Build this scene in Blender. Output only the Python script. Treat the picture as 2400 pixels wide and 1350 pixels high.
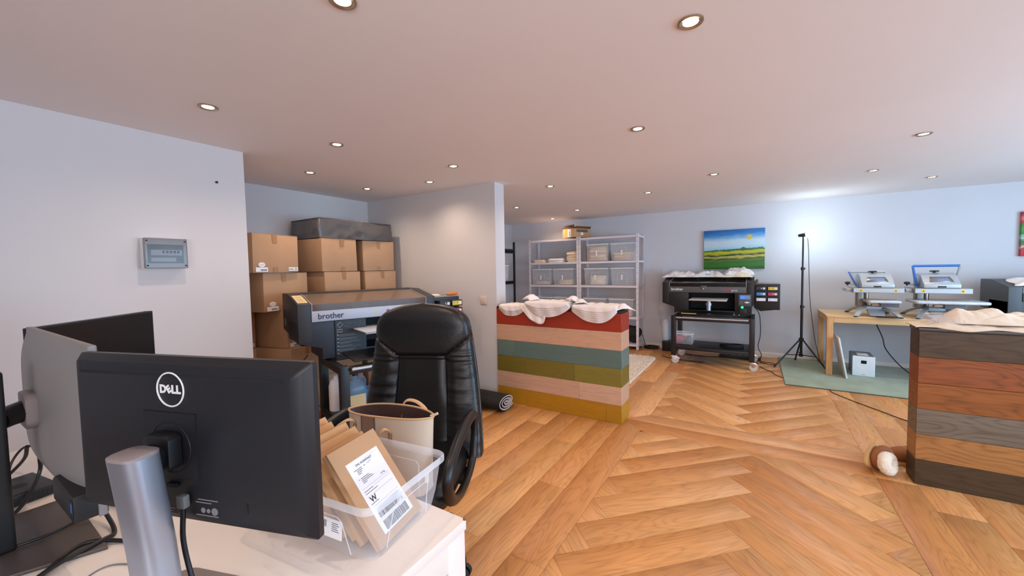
import bpy, bmesh, math, random
from mathutils import Vector, Matrix, noise
random.seed(7)
C = bpy.context.scene.collection
S = bpy.context.scene
PI = math.pi
R = math.radians
for o in list(bpy.data.objects):
    bpy.data.objects.remove(o)

# ------------------------------------------------------------------ camera
cam_data = bpy.data.cameras.new('camera')
cam = bpy.data.objects.new('camera', cam_data)
C.objects.link(cam)
cam_data.sensor_width = 36
cam_data.lens = 13.66
cam_data.clip_start = 0.02
# columns: camera right, up, back in world axes
cam.matrix_world = Matrix(((0.8490, -0.0117, 0.5283, 0.0), (0.5281, 0.0520, -0.8476, 0.0), (-0.0176, 0.9986, 0.0503, 1.36), (0, 0, 0, 1)))
S.camera = cam

# ------------------------------------------------------------------ light and exposure
S.view_settings.view_transform = 'Standard'
S.view_settings.look = 'None'
S.view_settings.gamma = 1
S.view_settings.use_curve_mapping = False
S.view_settings.exposure = 0.26
S.cycles.use_denoising = True
S.cycles.max_bounces = 10
S.cycles.diffuse_bounces = 5
S.cycles.transparent_max_bounces = 24
S.cycles.caustics_reflective = False
S.cycles.caustics_refractive = False
S.cycles.sample_clamp_indirect = 6.0
W = bpy.data.worlds.new('world')
S.world = W
W.use_nodes = True
W.node_tree.nodes['Background'].inputs[0].default_value = (0.62, 0.78, 1.0, 1)
W.node_tree.nodes['Background'].inputs[1].default_value = 1.6

def area(name, loc, size, rot, energy, color):
    d = bpy.data.lights.new(name, 'AREA')
    d.shape = 'RECTANGLE'; d.size, d.size_y = size
    d.energy = energy; d.color = color
    o = bpy.data.objects.new(name, d)
    o.location = loc; o.rotation_euler = rot
    C.objects.link(o)
    return o
# daylight entering by the shop window on the right and the one behind the camera
area('daylight_right', (4.12, 2.9, 1.20), (1.6, 4.6), (0, R(108), 0), 172, (0.42, 0.70, 1.0))
area('daylight_rear', (2.0, -2.28, 1.20), (3.6, 1.6), (R(148), 0, 0), 140, (1.0, 0.95, 0.95))
SPOT_ENERGY = 15
SPOT_COLOR = (1.0, 0.76, 0.58)
LAMP_ENERGY = 8.5
LAMP_COLOR = (0.32, 0.74, 1.0)

# ------------------------------------------------------------------ materials
def lin(c):
    def f(v):
        v = v / 255.0
        return v / 12.92 if v <= 0.04045 else ((v + 0.055) / 1.055) ** 2.4
    return (f(c[0]), f(c[1]), f(c[2]), 1.0)

def newmat(name):
    m = bpy.data.materials.new(name)
    m.use_nodes = True
    nt = m.node_tree
    return m, nt, nt.nodes['Principled BSDF']

def node(nt, t, **kw):
    n = nt.nodes.new(t)
    for k, v in kw.items():
        setattr(n, k, v)
    return n

def pm(name, col, rough=0.5, metal=0.0, spec=0.5, var=0.0, vscale=6.0, bump=0.0, bscale=60.0, stretch=(1, 1, 1), emit=None, estr=1.0, sheen=0.0):
    """principled material with optional colour variation and fine relief"""
    m, nt, b = newmat(name)
    c = lin(col)
    b.inputs['Base Color'].default_value = c
    b.inputs['Roughness'].default_value = rough
    b.inputs['Metallic'].default_value = metal
    b.inputs['Specular IOR Level'].default_value = spec
    if sheen:
        b.inputs['Sheen Weight'].default_value = sheen
    if emit:
        b.inputs['Emission Color'].default_value = lin(emit)
        b.inputs['Emission Strength'].default_value = estr
    if var or bump:
        tc = node(nt, 'ShaderNodeTexCoord')
        mp = node(nt, 'ShaderNodeMapping')
        mp.inputs['Scale'].default_value = stretch
        nt.links.new(tc.outputs['Object'], mp.inputs['Vector'])
    if var:
        n = node(nt, 'ShaderNodeTexNoise')
        n.inputs['Scale'].default_value = vscale
        n.inputs['Detail'].default_value = 5
        nt.links.new(mp.outputs[0], n.inputs['Vector'])
        r = node(nt, 'ShaderNodeValToRGB')
        r.color_ramp.elements[0].position = 0.3
        r.color_ramp.elements[1].position = 0.7
        r.color_ramp.elements[0].color = tuple(max(0, v * (1 - var)) for v in c[:3]) + (1,)
        r.color_ramp.elements[1].color = tuple(min(1, v * (1 + var)) for v in c[:3]) + (1,)
        nt.links.new(n.outputs['Fac'], r.inputs[0])
        nt.links.new(r.outputs[0], b.inputs['Base Color'])
    if bump:
        n2 = node(nt, 'ShaderNodeTexNoise')
        n2.inputs['Scale'].default_value = bscale
        n2.inputs['Detail'].default_value = 4
        nt.links.new(mp.outputs[0], n2.inputs['Vector'])
        bp = node(nt, 'ShaderNodeBump')
        bp.inputs['Strength'].default_value = bump
        bp.inputs['Distance'].default_value = 0.01
        nt.links.new(n2.outputs['Fac'], bp.inputs['Height'])
        nt.links.new(bp.outputs[0], b.inputs['Normal'])
    return m

def clear(name, col, opacity, rough=0.15, edge=0.35):
    """thin see-through plastic: transparent at normal view, milky towards the edges"""
    m, nt, b = newmat(name)
    out = nt.nodes['Material Output']
    b.inputs['Base Color'].default_value = lin(col)
    b.inputs['Roughness'].default_value = rough
    t = node(nt, 'ShaderNodeBsdfTransparent')
    t.inputs[0].default_value = (0.97, 0.98, 1.0, 1)
    lw = node(nt, 'ShaderNodeLayerWeight')
    lw.inputs['Blend'].default_value = 0.35
    ma = node(nt, 'ShaderNodeMath', operation='MULTIPLY_ADD', use_clamp=True)
    ma.inputs[1].default_value = edge
    ma.inputs[2].default_value = opacity
    nt.links.new(lw.outputs['Facing'], ma.inputs[0])
    mx = node(nt, 'ShaderNodeMixShader')
    nt.links.new(ma.outputs[0], mx.inputs[0])
    nt.links.new(t.outputs[0], mx.inputs[1])
    nt.links.new(b.outputs[0], mx.inputs[2])
    nt.links.new(mx.outputs[0], out.inputs['Surface'])
    return m

def woodmat(name, rough, contrast, scale=1.0, bump=0.12, spec=0.5, cathedral=0.6):
    """plank wood: colour per object (Object Info), grain along local x, shifted per plank"""
    m, nt, b = newmat(name)
    L = nt.links
    tc = node(nt, 'ShaderNodeTexCoord')
    oi = node(nt, 'ShaderNodeObjectInfo')
    mul = node(nt, 'ShaderNodeVectorMath', operation='SCALE')
    mul.inputs[0].default_value = (37.0, 53.0, 71.0)
    L.new(oi.outputs['Random'], mul.inputs['Scale'])
    add = node(nt, 'ShaderNodeVectorMath', operation='ADD')
    L.new(tc.outputs['Object'], add.inputs[0]); L.new(mul.outputs[0], add.inputs[1])
    # broad warp -> cathedral figure
    mp1 = node(nt, 'ShaderNodeMapping'); mp1.inputs['Scale'].default_value = (1.1 * scale, 5.0 * scale, 5 * scale)
    L.new(add.outputs[0], mp1.inputs['Vector'])
    n1 = node(nt, 'ShaderNodeTexNoise'); n1.inputs['Scale'].default_value = 1.0; n1.inputs['Detail'].default_value = 2.0
    L.new(mp1.outputs[0], n1.inputs['Vector'])
    k = node(nt, 'ShaderNodeMath', operation='MULTIPLY'); k.inputs[1].default_value = 38.0
    L.new(n1.outputs['Fac'], k.inputs[0])
    fr = node(nt, 'ShaderNodeMath', operation='PINGPONG'); fr.inputs[1].default_value = 1.0
    L.new(k.outputs[0], fr.inputs[0])
    pw = node(nt, 'ShaderNodeMath', operation='POWER'); pw.inputs[1].default_value = 2.5
    L.new(fr.outputs[0], pw.inputs[0])
    # fine pores
    mp2 = node(nt, 'ShaderNodeMapping'); mp2.inputs['Scale'].default_value = (5 * scale, 120 * scale, 60 * scale)
    L.new(add.outputs[0], mp2.inputs['Vector'])
    n2 = node(nt, 'ShaderNodeTexNoise'); n2.inputs['Scale'].default_value = 1.0; n2.inputs['Detail'].default_value = 4.0
    L.new(mp2.outputs[0], n2.inputs['Vector'])
    # slow tone drift
    mp3 = node(nt, 'ShaderNodeMapping'); mp3.inputs['Scale'].default_value = (0.9, 14, 4)
    L.new(add.outputs[0], mp3.inputs['Vector'])
    n3 = node(nt, 'ShaderNodeTexNoise'); n3.inputs['Scale'].default_value = 1.0; n3.inputs['Detail'].default_value = 3.0
    L.new(mp3.outputs[0], n3.inputs['Vector'])
    # value = 1 - contrast*(cath*.. + pores..) 
    a1 = node(nt, 'ShaderNodeMath', operation='MULTIPLY'); a1.inputs[1].default_value = cathedral
    L.new(pw.outputs[0], a1.inputs[0])
    a1b = node(nt, 'ShaderNodeMath', operation='MULTIPLY')
    L.new(a1.outputs[0], a1b.inputs[0]); L.new(n2.outputs['Fac'], a1b.inputs[1])
    a2 = node(nt, 'ShaderNodeMath', operation='MULTIPLY_ADD'); a2.inputs[1].default_value = 1.1; a2.inputs[2].default_value = -0.2
    L.new(n2.outputs['Fac'], a2.inputs[0])
    a3 = node(nt, 'ShaderNodeMath', operation='ADD')
    L.new(a1b.outputs[0], a3.inputs[0]); L.new(a2.outputs[0], a3.inputs[1])
    a4 = node(nt, 'ShaderNodeMath', operation='MULTIPLY_ADD'); a4.inputs[1].default_value = 0.5; a4.inputs[2].default_value = -0.45
    L.new(n3.outputs['Fac'], a4.inputs[0])
    a5 = node(nt, 'ShaderNodeMath', operation='ADD')
    L.new(a3.outputs[0], a5.inputs[0]); L.new(a4.outputs[0], a5.inputs[1])
    a6 = node(nt, 'ShaderNodeMath', operation='MULTIPLY_ADD'); a6.inputs[1].default_value = -contrast; a6.inputs[2].default_value = 1.0 + contrast * 0.25
    L.new(a5.outputs[0], a6.inputs[0])
    vm = node(nt, 'ShaderNodeVectorMath', operation='SCALE')
    L.new(oi.outputs['Color'], vm.inputs[0]); L.new(a6.outputs[0], vm.inputs['Scale'])
    L.new(vm.outputs[0], b.inputs['Base Color'])
    b.inputs['Roughness'].default_value = rough
    b.inputs['Specular IOR Level'].default_value = spec
    if bump:
        bp = node(nt, 'ShaderNodeBump'); bp.inputs['Strength'].default_value = bump; bp.inputs['Distance'].default_value = 0.002
        bp.invert = True
        L.new(n2.outputs['Fac'], bp.inputs['Height']); L.new(bp.outputs[0], b.inputs['Normal'])
    return m

M = {}
M['wall'] = pm('white_wall_paint', (204, 201, 202), 0.75, var=0.02, vscale=1.5, bump=0.05, bscale=25)
M['wall_rough'] = pm('rough_white_wall_paint', (206, 206, 210), 0.75, var=0.02, vscale=2, bump=0.18, bscale=9)
M['ceiling'] = pm('white_ceiling_paint', (238, 230, 227), 0.8, var=0.015, vscale=1)
M['floorbase'] = pm('floor_underlay', (120, 78, 48), 0.7, var=0.15)
M['oak'] = woodmat('oak_floor', 0.40, 0.50, bump=0.08, cathedral=0.75)
M['stain'] = woodmat('stained_board', 0.42, 0.30, cathedral=0.5)
M['walnut'] = woodmat('dark_board', 0.45, 0.62, cathedral=1.0, spec=0.3)
M['pine'] = pm('pine_wood', (226, 186, 132), 0.5, var=0.10, vscale=3, stretch=(2, 14, 14))
M['pine_leg'] = pm('pine_leg_wood', (214, 160, 104), 0.5, var=0.14, vscale=3, stretch=(14, 14, 2))
M['black'] = pm('black_plastic', (22, 22, 24), 0.45, var=0.1)
M['black_matte'] = pm('matte_black', (16, 16, 17), 0.7)
M['black_metal'] = pm('black_powder_coat', (20, 20, 22), 0.4, spec=0.5)
M['shell'] = pm('monitor_shell', (21, 22, 26), 0.45, bump=0.05, bscale=900)
M['shell_grey'] = pm('grey_monitor_shell', (128, 124, 122), 0.5, bump=0.04, bscale=900)
M['screen'] = pm('dark_screen', (8, 8, 9), 0.25)
M['silver'] = pm('silver_aluminium', (178, 186, 200), 0.34, 0.8)
M['cap'] = pm('grey_plastic_cap', (140, 130, 130), 0.5)
M['base_brown'] = pm('brown_grey_base', (74, 66, 62), 0.45)
M['chrome'] = pm('chrome', (210, 208, 204), 0.22, 1.0)
M['steel'] = pm('brushed_nickel', (176, 160, 145), 0.35, 0.9)
M['leather'] = pm('black_leather', (17, 17, 18), 0.36, spec=0.5, bump=0.10, bscale=160)
M['armblack'] = pm('arm_plastic', (18, 18, 19), 0.38)
M['white_lacquer'] = pm('white_lacquer', (236, 226, 216), 0.35, var=0.01)
M['white_plastic'] = pm('white_plastic', (230, 230, 230), 0.4)
M['grey_plastic'] = pm('grey_plastic', (120, 122, 124), 0.5)
M['card'] = pm('cardboard', (182, 144, 110), 0.8, var=0.06, vscale=4, bump=0.05, bscale=120)
M['card_dark'] = pm('cardboard_edge', (120, 80, 48), 0.85)
M['card_mail'] = pm('mailer_cardboard', (200, 156, 110), 0.75, var=0.05, vscale=5)
M['card_pale'] = pm('parcel_cardboard', (190, 150, 112), 0.75, var=0.04, vscale=6)
M['tape'] = pm('brown_tape', (164, 122, 86), 0.28)
M['paper'] = pm('white_paper', (236, 236, 240), 0.6)
M['ink'] = pm('black_print', (25, 25, 28), 0.6)
M['inkgrey'] = pm('grey_print', (110, 110, 116), 0.6)
M['print_white'] = pm('white_print', (225, 225, 228), 0.5)
M['print_dim'] = pm('faded_white_print', (120, 120, 124), 0.6)
M['cloth_white'] = pm('white_cotton', (236, 228, 224), 0.9, var=0.03, vscale=9, bump=0.25, bscale=35, sheen=0.2)
M['cloth_beige'] = pm('beige_cotton', (226, 204, 178), 0.9, var=0.05, vscale=9, bump=0.3, bscale=30, sheen=0.2)
M['cloth_cream'] = pm('cream_cotton', (245, 226, 197), 0.9, var=0.05, vscale=9, bump=0.3, bscale=30, sheen=0.2)
M['cloth_taupe'] = pm('taupe_cotton', (212, 186, 161), 0.9, var=0.06, vscale=9, bump=0.3, bscale=30)
M['bag'] = pm('cream_leatherette', (214, 198, 176), 0.45, var=0.02, bump=0.06, bscale=300)
M['bag_tan'] = pm('tan_leatherette', (206, 166, 126), 0.45)
M['bag_taupe'] = pm('taupe_leatherette', (142, 116, 98), 0.5)
M['bag_inside'] = pm('brown_lining', (92, 70, 66), 0.55, bump=0.2, bscale=20)
M['bin'] = clear('translucent_bin', (240, 241, 243), 0.26, 0.25, 0.28)
M['bin_rim'] = clear('translucent_bin_rim', (244, 245, 246), 0.55, 0.25, 0.3)
M['tote'] = clear('clear_tote', (232, 234, 238), 0.10, 0.12, 0.34)
M['tote_rim'] = clear('clear_tote_rim', (240, 242, 246), 0.30, 0.15, 0.35)
M['smoky'] = clear('smoky_cover', (70, 64, 61), 0.52, 0.10, 0.3)
M['lid_clear'] = clear('reflection_tinted_lid', (150, 128, 112), 0.20, 0.12, 0.45)  # clear plastic; beige tint paints in the ceiling's warm reflection
M['lid_inside'] = pm('lid_interior', (112, 98, 90), 0.5)  # deck lightened in colour so the lid above looks lit
M['smoky_dark'] = clear('dark_smoky_cover', (40, 36, 34), 0.75, 0.12, 0.25)
M['wrap'] = clear('clear_wrap', (225, 226, 226), 0.14, 0.2, 0.25)
M['rack_grey'] = pm('pale_grey_steel', (232, 225, 230), 0.45, 0.1)
M['rack_hole'] = pm('rack_slot', (120, 114, 120), 0.7)
M['printer_dark'] = pm('charcoal_printer_case', (44, 46, 50), 0.5, var=0.04)
M['printer_blue'] = pm('dark_blue_grey_case', (36, 44, 56), 0.5)
M['printer_black'] = pm('black_printer_case', (20, 19, 20), 0.45)
M['printer_grey'] = pm('slate_printer_case', (72, 78, 82), 0.5)
M['strip_pale'] = pm('pale_blue_front_strip', (178, 186, 202), 0.4)
M['strip_dark'] = pm('grey_front_strip', (86, 82, 82), 0.45)
M['yellow'] = pm('yellow_label', (232, 200, 40), 0.5)
M['magenta'] = pm('magenta_label', (206, 36, 96), 0.5)
M['cyan'] = pm('cyan_label', (40, 132, 196), 0.5)
M['red_print'] = pm('red_print', (190, 44, 52), 0.5)
M['lcd'] = pm('blue_display', (60, 110, 190), 0.3, emit=(70, 140, 230), estr=0.5)
M['lcd_grey'] = pm('grey_display', (110, 124, 150), 0.3, emit=(110, 130, 160), estr=0.2)
M['led_green'] = pm('green_led', (40, 220, 120), 0.3, emit=(40, 255, 130), estr=3.0)
M['press_grey'] = pm('silver_grey_casing', (176, 184, 188), 0.38, 0.25)
M['press_plate'] = pm('grey_metal_plate', (158, 156, 152), 0.4, 0.5)
M['press_foil'] = pm('wrapped_platen', (206, 212, 216), 0.25, 0.2, bump=0.5, bscale=25)
M['press_blue'] = pm('blue_handle', (28, 108, 196), 0.4)
M['rug_green'] = pm('sage_green_rug', (142, 154, 124), 0.95, var=0.16, vscale=5, bump=0.5, bscale=90, sheen=0.3)
M['rug_edge'] = pm('rug_edge_binding', (84, 92, 78), 0.9)
M['shag'] = pm('white_shag', (238, 224, 208), 0.95, var=0.05, vscale=30, sheen=0.3)
M['rug_black'] = pm('black_rubber_mat', (26, 26, 27), 0.8, var=0.25, vscale=40)
M['rug_pale'] = pm('pale_grey_felt', (206, 198, 190), 0.95, var=0.05, vscale=60, bump=0.3, bscale=200)
M['suede'] = pm('brown_suede', (150, 92, 52), 0.85, var=0.12, vscale=14)
M['sole'] = pm('tan_sole', (196, 156, 98), 0.7)
M['fluff'] = pm('cream_fleece', (232, 218, 196), 0.95, bump=0.6, bscale=90, sheen=0.4)
M['nylon'] = pm('charcoal_nylon', (84, 80, 80), 0.36, var=0.1, vscale=5, bump=0.9, bscale=9, spec=0.6)
M['blue_tint'] = clear('blue_tinted_plastic', (120, 176, 214), 0.35, 0.2, 0.3)
M['tissue'] = pm('pale_blue_tissue', (196, 216, 230), 0.8)
M['orange_handle'] = pm('orange_handle', (206, 116, 46), 0.4)
M['caster'] = clear('frosted_caster', (224, 220, 214), 0.75, 0.3, 0.3)
M['cable'] = pm('black_cable', (18, 18, 21), 0.5)
M['cable_brown'] = pm('brown_cable', (70, 50, 38), 0.6)
M['pink'] = pm('pink_bag', (216, 96, 116), 0.5)
M['lens'] = pm('lamp_lens', (255, 240, 214), 0.4, emit=(255, 226, 184), estr=22.0)
M['bulb'] = pm('led_bulb', (255, 255, 255), 0.4, emit=(236, 246, 255), estr=40.0)
M['switch'] = pm('ivory_switch', (214, 196, 182), 0.4)
M['panel_dark'] = pm('black_instruction_sheet', (18, 19, 23), 0.45)
M['manila'] = pm('cream_notice', (222, 200, 150), 0.7)
M['woodtop_black'] = pm('black_worktop', (26, 25, 24), 0.4, var=0.1)
M['woodtop_brown'] = pm('dark_brown_worktop', (50, 40, 36), 0.35, var=0.15, stretch=(2, 14, 14))
M['blue_usb'] = pm('blue_port', (20, 110, 190), 0.4)
M['core'] = pm('plywood_core', (120, 90, 64), 0.8)
# ------------------------------------------------------------------ mesh helpers
class MB:
    def __init__(self):
        self.bm = bmesh.new()
    def _add(self, verts, faces):
        vs = [self.bm.verts.new(v) for v in verts]
        fs = []
        for f in faces:
            try:
                fs.append(self.bm.faces.new([vs[i] for i in f]))
            except ValueError:
                pass
        return vs, fs
    def box(self, x0, x1, y0, y1, z0, z1, bev=0.0, T=None, seg=2):
        v = [Vector(p) for p in ((x0, y0, z0), (x1, y0, z0), (x1, y1, z0), (x0, y1, z0), (x0, y0, z1), (x1, y0, z1), (x1, y1, z1), (x0, y1, z1))]
        if T is not None:
            v = [T @ p for p in v]
        vs, fs = self._add(v, [(0, 3, 2, 1), (4, 5, 6, 7), (0, 1, 5, 4), (1, 2, 6, 5), (2, 3, 7, 6), (3, 0, 4, 7)])
        if bev:
            es = {e for f in fs for e in f.edges}
            bmesh.ops.bevel(self.bm, geom=list(es), offset=bev, segments=seg, profile=0.6, affect='EDGES', clamp_overlap=True)
        return self
    def prism(self, poly, axis, a0, a1, bev=0.0, T=None):
        """poly of 2-d points extruded along an axis: 'x' -> (y,z), 'y' -> (x,z), 'z' -> (x,y)"""
        def P(p, a):
            q = {'x': (a, p[0], p[1]), 'y': (p[0], a, p[1]), 'z': (p[0], p[1], a)}[axis]
            q = Vector(q)
            return T @ q if T is not None else q
        n = len(poly)
        v = [P(p, a0) for p in poly] + [P(p, a1) for p in poly]
        f = [tuple(range(n - 1, -1, -1)), tuple(range(n, 2 * n))] + [(i, (i + 1) % n, n + (i + 1) % n, n + i) for i in range(n)]
        vs, fs = self._add(v, f)
        bmesh.ops.recalc_face_normals(self.bm, faces=fs)
        if bev:
            es = {e for q in fs for e in q.edges}
            bmesh.ops.bevel(self.bm, geom=list(es), offset=bev, segments=2, profile=0.6, affect='EDGES', clamp_overlap=True)
        return self
    def tube(self, pts, r, seg=8, cap=True, closed=False, flat=1.0):
        pts = [Vector(p) for p in pts]
        n = len(pts)
        rs = r if isinstance(r, (list, tuple)) else [r] * n
        rings = []
        up = None
        for i in range(n):
            a = pts[(i - 1) % n] if (i > 0 or closed) else pts[0]
            b = pts[(i + 1) % n] if (i < n - 1 or closed) else pts[-1]
            t = (b - a)
            t = t.normalized() if t.length > 1e-9 else Vector((0, 0, 1))
            if up is None:
                up = t.orthogonal().normalized()
                if abs(t.z) < 0.9:
                    up = (Vector((0, 0, 1)) - t * t.z).normalized()
            else:
                up = (up - t * up.dot(t))
                up = up.normalized() if up.length > 1e-6 else t.orthogonal().normalized()
            sd = t.cross(up)
            rings.append([self.bm.verts.new(pts[i] + (up * math.cos(2 * PI * k / seg) * flat + sd * math.sin(2 * PI * k / seg)) * rs[i]) for k in range(seg)])
        m = n if closed else n - 1
        for i in range(m):
            A, B = rings[i], rings[(i + 1) % n]
            for k in range(seg):
                self.bm.faces.new((A[k], A[(k + 1) % seg], B[(k + 1) % seg], B[k]))
        if cap and not closed:
            self.bm.faces.new(rings[0][::-1]); self.bm.faces.new(rings[-1])
        return self
    def cyl(self, p0, p1, r0, r1=None, seg=16):
        return self.tube([p0, p1], [r0, r0 if r1 is None else r1], seg)
    def lathe(self, prof, c=(0, 0, 0), seg=24, T=None):
        c = Vector(c)
        rings = []
        for (r, z) in prof:
            ring = []
            for k in range(seg):
                p = Vector((r * math.cos(2 * PI * k / seg), r * math.sin(2 * PI * k / seg), z))
                if T is not None:
                    p = T @ p
                ring.append(self.bm.verts.new(p + c))
            rings.append(ring)
        for A, B in zip(rings, rings[1:]):
            for k in range(seg):
                self.bm.faces.new((A[k], A[(k + 1) % seg], B[(k + 1) % seg], B[k]))
        return self
    def rings(self, loops, cap0=True, cap1=True):
        """skin a list of equal-length closed loops"""
        rs = [[self.bm.verts.new(Vector(p)) for p in lp] for lp in loops]
        n = len(rs[0])
        for A, B in zip(rs, rs[1:]):
            for k in range(n):
                self.bm.faces.new((A[k], A[(k + 1) % n], B[(k + 1) % n], B[k]))
        if cap0:
            self.bm.faces.new(rs[0][::-1])
        if cap1:
            self.bm.faces.new(rs[-1])
        return self
    def grid(self, fn, nu, nv):
        vs = [[self.bm.verts.new(Vector(fn(i / nu, j / nv))) for j in range(nv + 1)] for i in range(nu + 1)]
        for i in range(nu):
            for j in range(nv):
                self.bm.faces.new((vs[i][j], vs[i + 1][j], vs[i + 1][j + 1], vs[i][j + 1]))
        return self
    def poly(self, pts):
        self._add([Vector(p) for p in pts], [tuple(range(len(pts)))])
        return self
    def blob(self, c, r, seg=16, rings=10, nz=0.0, ns=3.0, T=None, sq=1.0):
        c = Vector(c)
        vs = []
        for i in range(rings + 1):
            th = PI * i / rings
            row = []
            for k in range(seg):
                ph = 2 * PI * k / seg
                def se(v):
                    return math.copysign(abs(v) ** sq, v)
                d = Vector((se(math.sin(th)) * se(math.cos(ph)), se(math.sin(th)) * se(math.sin(ph)), se(math.cos(th))))
                p = Vector((d.x * r[0], d.y * r[1], d.z * r[2]))
                if nz:
                    p *= 1 + nz * noise.noise((p + c) * ns)
                if T is not None:
                    p = T @ p
                row.append(self.bm.verts.new(p + c))
            vs.append(row)
        for i in range(rings):
            for k in range(seg):
                self.bm.faces.new((vs[i][k], vs[i + 1][k], vs[i + 1][(k + 1) % seg], vs[i][(k + 1) % seg]))
        bmesh.ops.remove_doubles(self.bm, verts=self.bm.verts, dist=1e-6)
        return self
    def build(self, name, mat, parent=None, ang=40, recalc=True, flatshade=False):
        bm = self.bm
        if recalc:
            bmesh.ops.recalc_face_normals(bm, faces=bm.faces)
        lim = R(ang)
        for f in bm.faces:
            f.smooth = not flatshade
        for e in bm.edges:
            if len(e.link_faces) == 2:
                try:
                    e.smooth = e.calc_face_angle() < lim
                except ValueError:
                    pass
        me = bpy.data.meshes.new(name)
        bm.to_mesh(me); bm.free()
        o = bpy.data.objects.new(name, me)
        me.materials.append(M[mat] if isinstance(mat, str) else mat)
        C.objects.link(o)
        if parent is not None:
            o.parent = parent
        return o

def tag(o, label, cat, group=None, kind=None):
    o['label'] = label
    o['category'] = cat
    if group: o['group'] = group
    if kind: o['kind'] = kind
    return o

def thing(name, label, cat, loc=(0, 0, 0), rz=0.0, group=None):
    o = bpy.data.objects.new(name, None)
    o.empty_display_size = 0.05
    o.location = loc
    o.rotation_euler = (0, 0, rz)
    C.objects.link(o)
    return tag(o, label, cat, group)

def struct(o):
    o['kind'] = 'structure'
    return o

def copy_tree(o, parent=None):
    c = o.copy(); C.objects.link(c)
    if parent is not None: c.parent = parent
    for ch in list(o.children):
        copy_tree(ch, c)
    return c

def solid(o, th, off=0.0):
    md = o.modifiers.new('thickness', 'SOLIDIFY'); md.thickness = th; md.offset = off
    return o

def bez(p0, p1, p2, p3, n=12):
    p0, p1, p2, p3 = (Vector(p) for p in (p0, p1, p2, p3))
    out = []
    for i in range(n + 1):
        t = i / n; s = 1 - t
        out.append(p0 * s ** 3 + p1 * 3 * s * s * t + p2 * 3 * s * t * t + p3 * t ** 3)
    return out

def spline(pts, n=8):
    """Catmull-Rom through the points"""
    P = [Vector(p) for p in pts]
    P = [P[0] * 2 - P[1]] + P + [P[-1] * 2 - P[-2]]
    out = []
    for i in range(1, len(P) - 2):
        for k in range(n):
            t = k / n
            a, b, c, d = P[i - 1], P[i], P[i + 1], P[i + 2]
            out.append(0.5 * ((2 * b) + (c - a) * t + (2 * a - 5 * b + 4 * c - d) * t * t + (3 * b - a - 3 * c + d) * t ** 3))
    out.append(P[-2])
    return out

def rrect(w, d, r, n=4, cx=0.0, cy=0.0):
    pts = []
    for (sx, sy, a0) in ((1, 1, 0), (-1, 1, 90), (-1, -1, 180), (1, -1, 270)):
        for k in range(n + 1):
            a = R(a0 + 90 * k / n)
            pts.append((cx + sx * (w / 2 - r) + r * math.cos(a), cy + sy * (d / 2 - r) + r * math.sin(a)))
    return pts

_font_cache = {}
def lettering(text, size, mat, parent, loc, rot=(0, 0, 0), name='lettering', align='CENTER', ext=0.0004, sx=1.0, bold=0.0, shear=0.0):
    cu = bpy.data.curves.new('tmp', 'FONT')
    cu.body = text; cu.size = size; cu.align_x = align; cu.align_y = 'CENTER'
    cu.extrude = ext; cu.offset = bold; cu.resolution_u = 3; cu.shear = shear
    t = bpy.data.objects.new('tmp', cu)
    C.objects.link(t)
    bpy.context.view_layer.update()
    me = bpy.data.meshes.new_from_object(t.evaluated_get(bpy.context.evaluated_depsgraph_get()))
    bpy.data.objects.remove(t); bpy.data.curves.remove(cu)
    me.name = name
    me.materials.clear(); me.materials.append(M[mat])
    o = bpy.data.objects.new(name, me)
    C.objects.link(o)
    o.parent = parent
    o.location = loc; o.rotation_euler = rot; o.scale = (sx, 1, 1)
    return o

def cable(name, label, pts, r, mat='cable', n=8, seg=8, group=None):
    o = MB().tube(spline(pts, n), r, seg).build(name, mat)
    return tag(o, label, 'cable', group)

def hnoise(x, y, z=0.0, s=1.0):
    return noise.noise(Vector((x * s, y * s, z)))
# ------------------------------------------------------------------ room shell
ZC = 2.235          # ceiling height
YF = 6.78           # far wall
XL = -4.2           # left wall of the niche and the back room
struct(MB().box(-4.45, -3.16, -2.4, 1.41, 0, ZC).build('wall_left', 'wall'))
struct(MB().box(-4.45, XL, 1.41, YF, 0, ZC).build('wall_niche', 'wall'))
struct(MB().box(XL, -2.235, 3.285, 3.455, 0, ZC).build('wall_partition', 'wall'))
struct(MB().box(-4.45, 4.4, YF, YF + 0.2, 0, ZC).build('wall_far', 'wall_rough'))
struct(MB().box(-4.45, 4.4, -2.4, YF + 0.2, ZC, ZC + 0.15).build('ceiling', 'ceiling'))
# right wall and rear wall, outside the picture, each with a wide shop window
def holed(name, horizontal, at, a0, a1, w0, w1, z0, z1, th=0.2):
    mb = MB()
    def bx(p0, p1, q0, q1):
        if horizontal: mb.box(p0, p1, at, at + th, q0, q1)
        else: mb.box(at, at + th, p0, p1, q0, q1)
    bx(a0, w0, 0, ZC); bx(w1, a1, 0, ZC); bx(w0, w1, 0, z0); bx(w0, w1, z1, ZC)
    struct(mb.build(name, 'wall'))
holed('wall_right', False, 4.2, -2.4, YF, 0.6, 5.2, 0.40, 2.10)
holed('wall_rear', True, -2.4, -3.16, 4.2, 0.1, 3.9, 0.40, 2.10)
for nm, hz, at, w0, w1 in (('window_1', False, 4.28, 0.6, 5.2), ('window_2', True, -2.32, 0.1, 3.9)):
    mb = MB()
    t = 0.05
    def fb(a0, a1, z0, z1):
        if hz: mb.box(a0, a1, at, at + 0.06, z0, z1)
        else: mb.box(at, at + 0.06, a0, a1, z0, z1)
    fb(w0, w1, 0.40, 0.45); fb(w0, w1, 2.05, 2.10); fb(w0, w0 + t, 0.45, 2.05); fb(w1 - t, w1, 0.45, 2.05)
    fb((w0 + w1) / 2 - 0.03, (w0 + w1) / 2 + 0.03, 0.45, 2.05)
    struct(mb.build(nm, 'white_plastic'))
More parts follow.
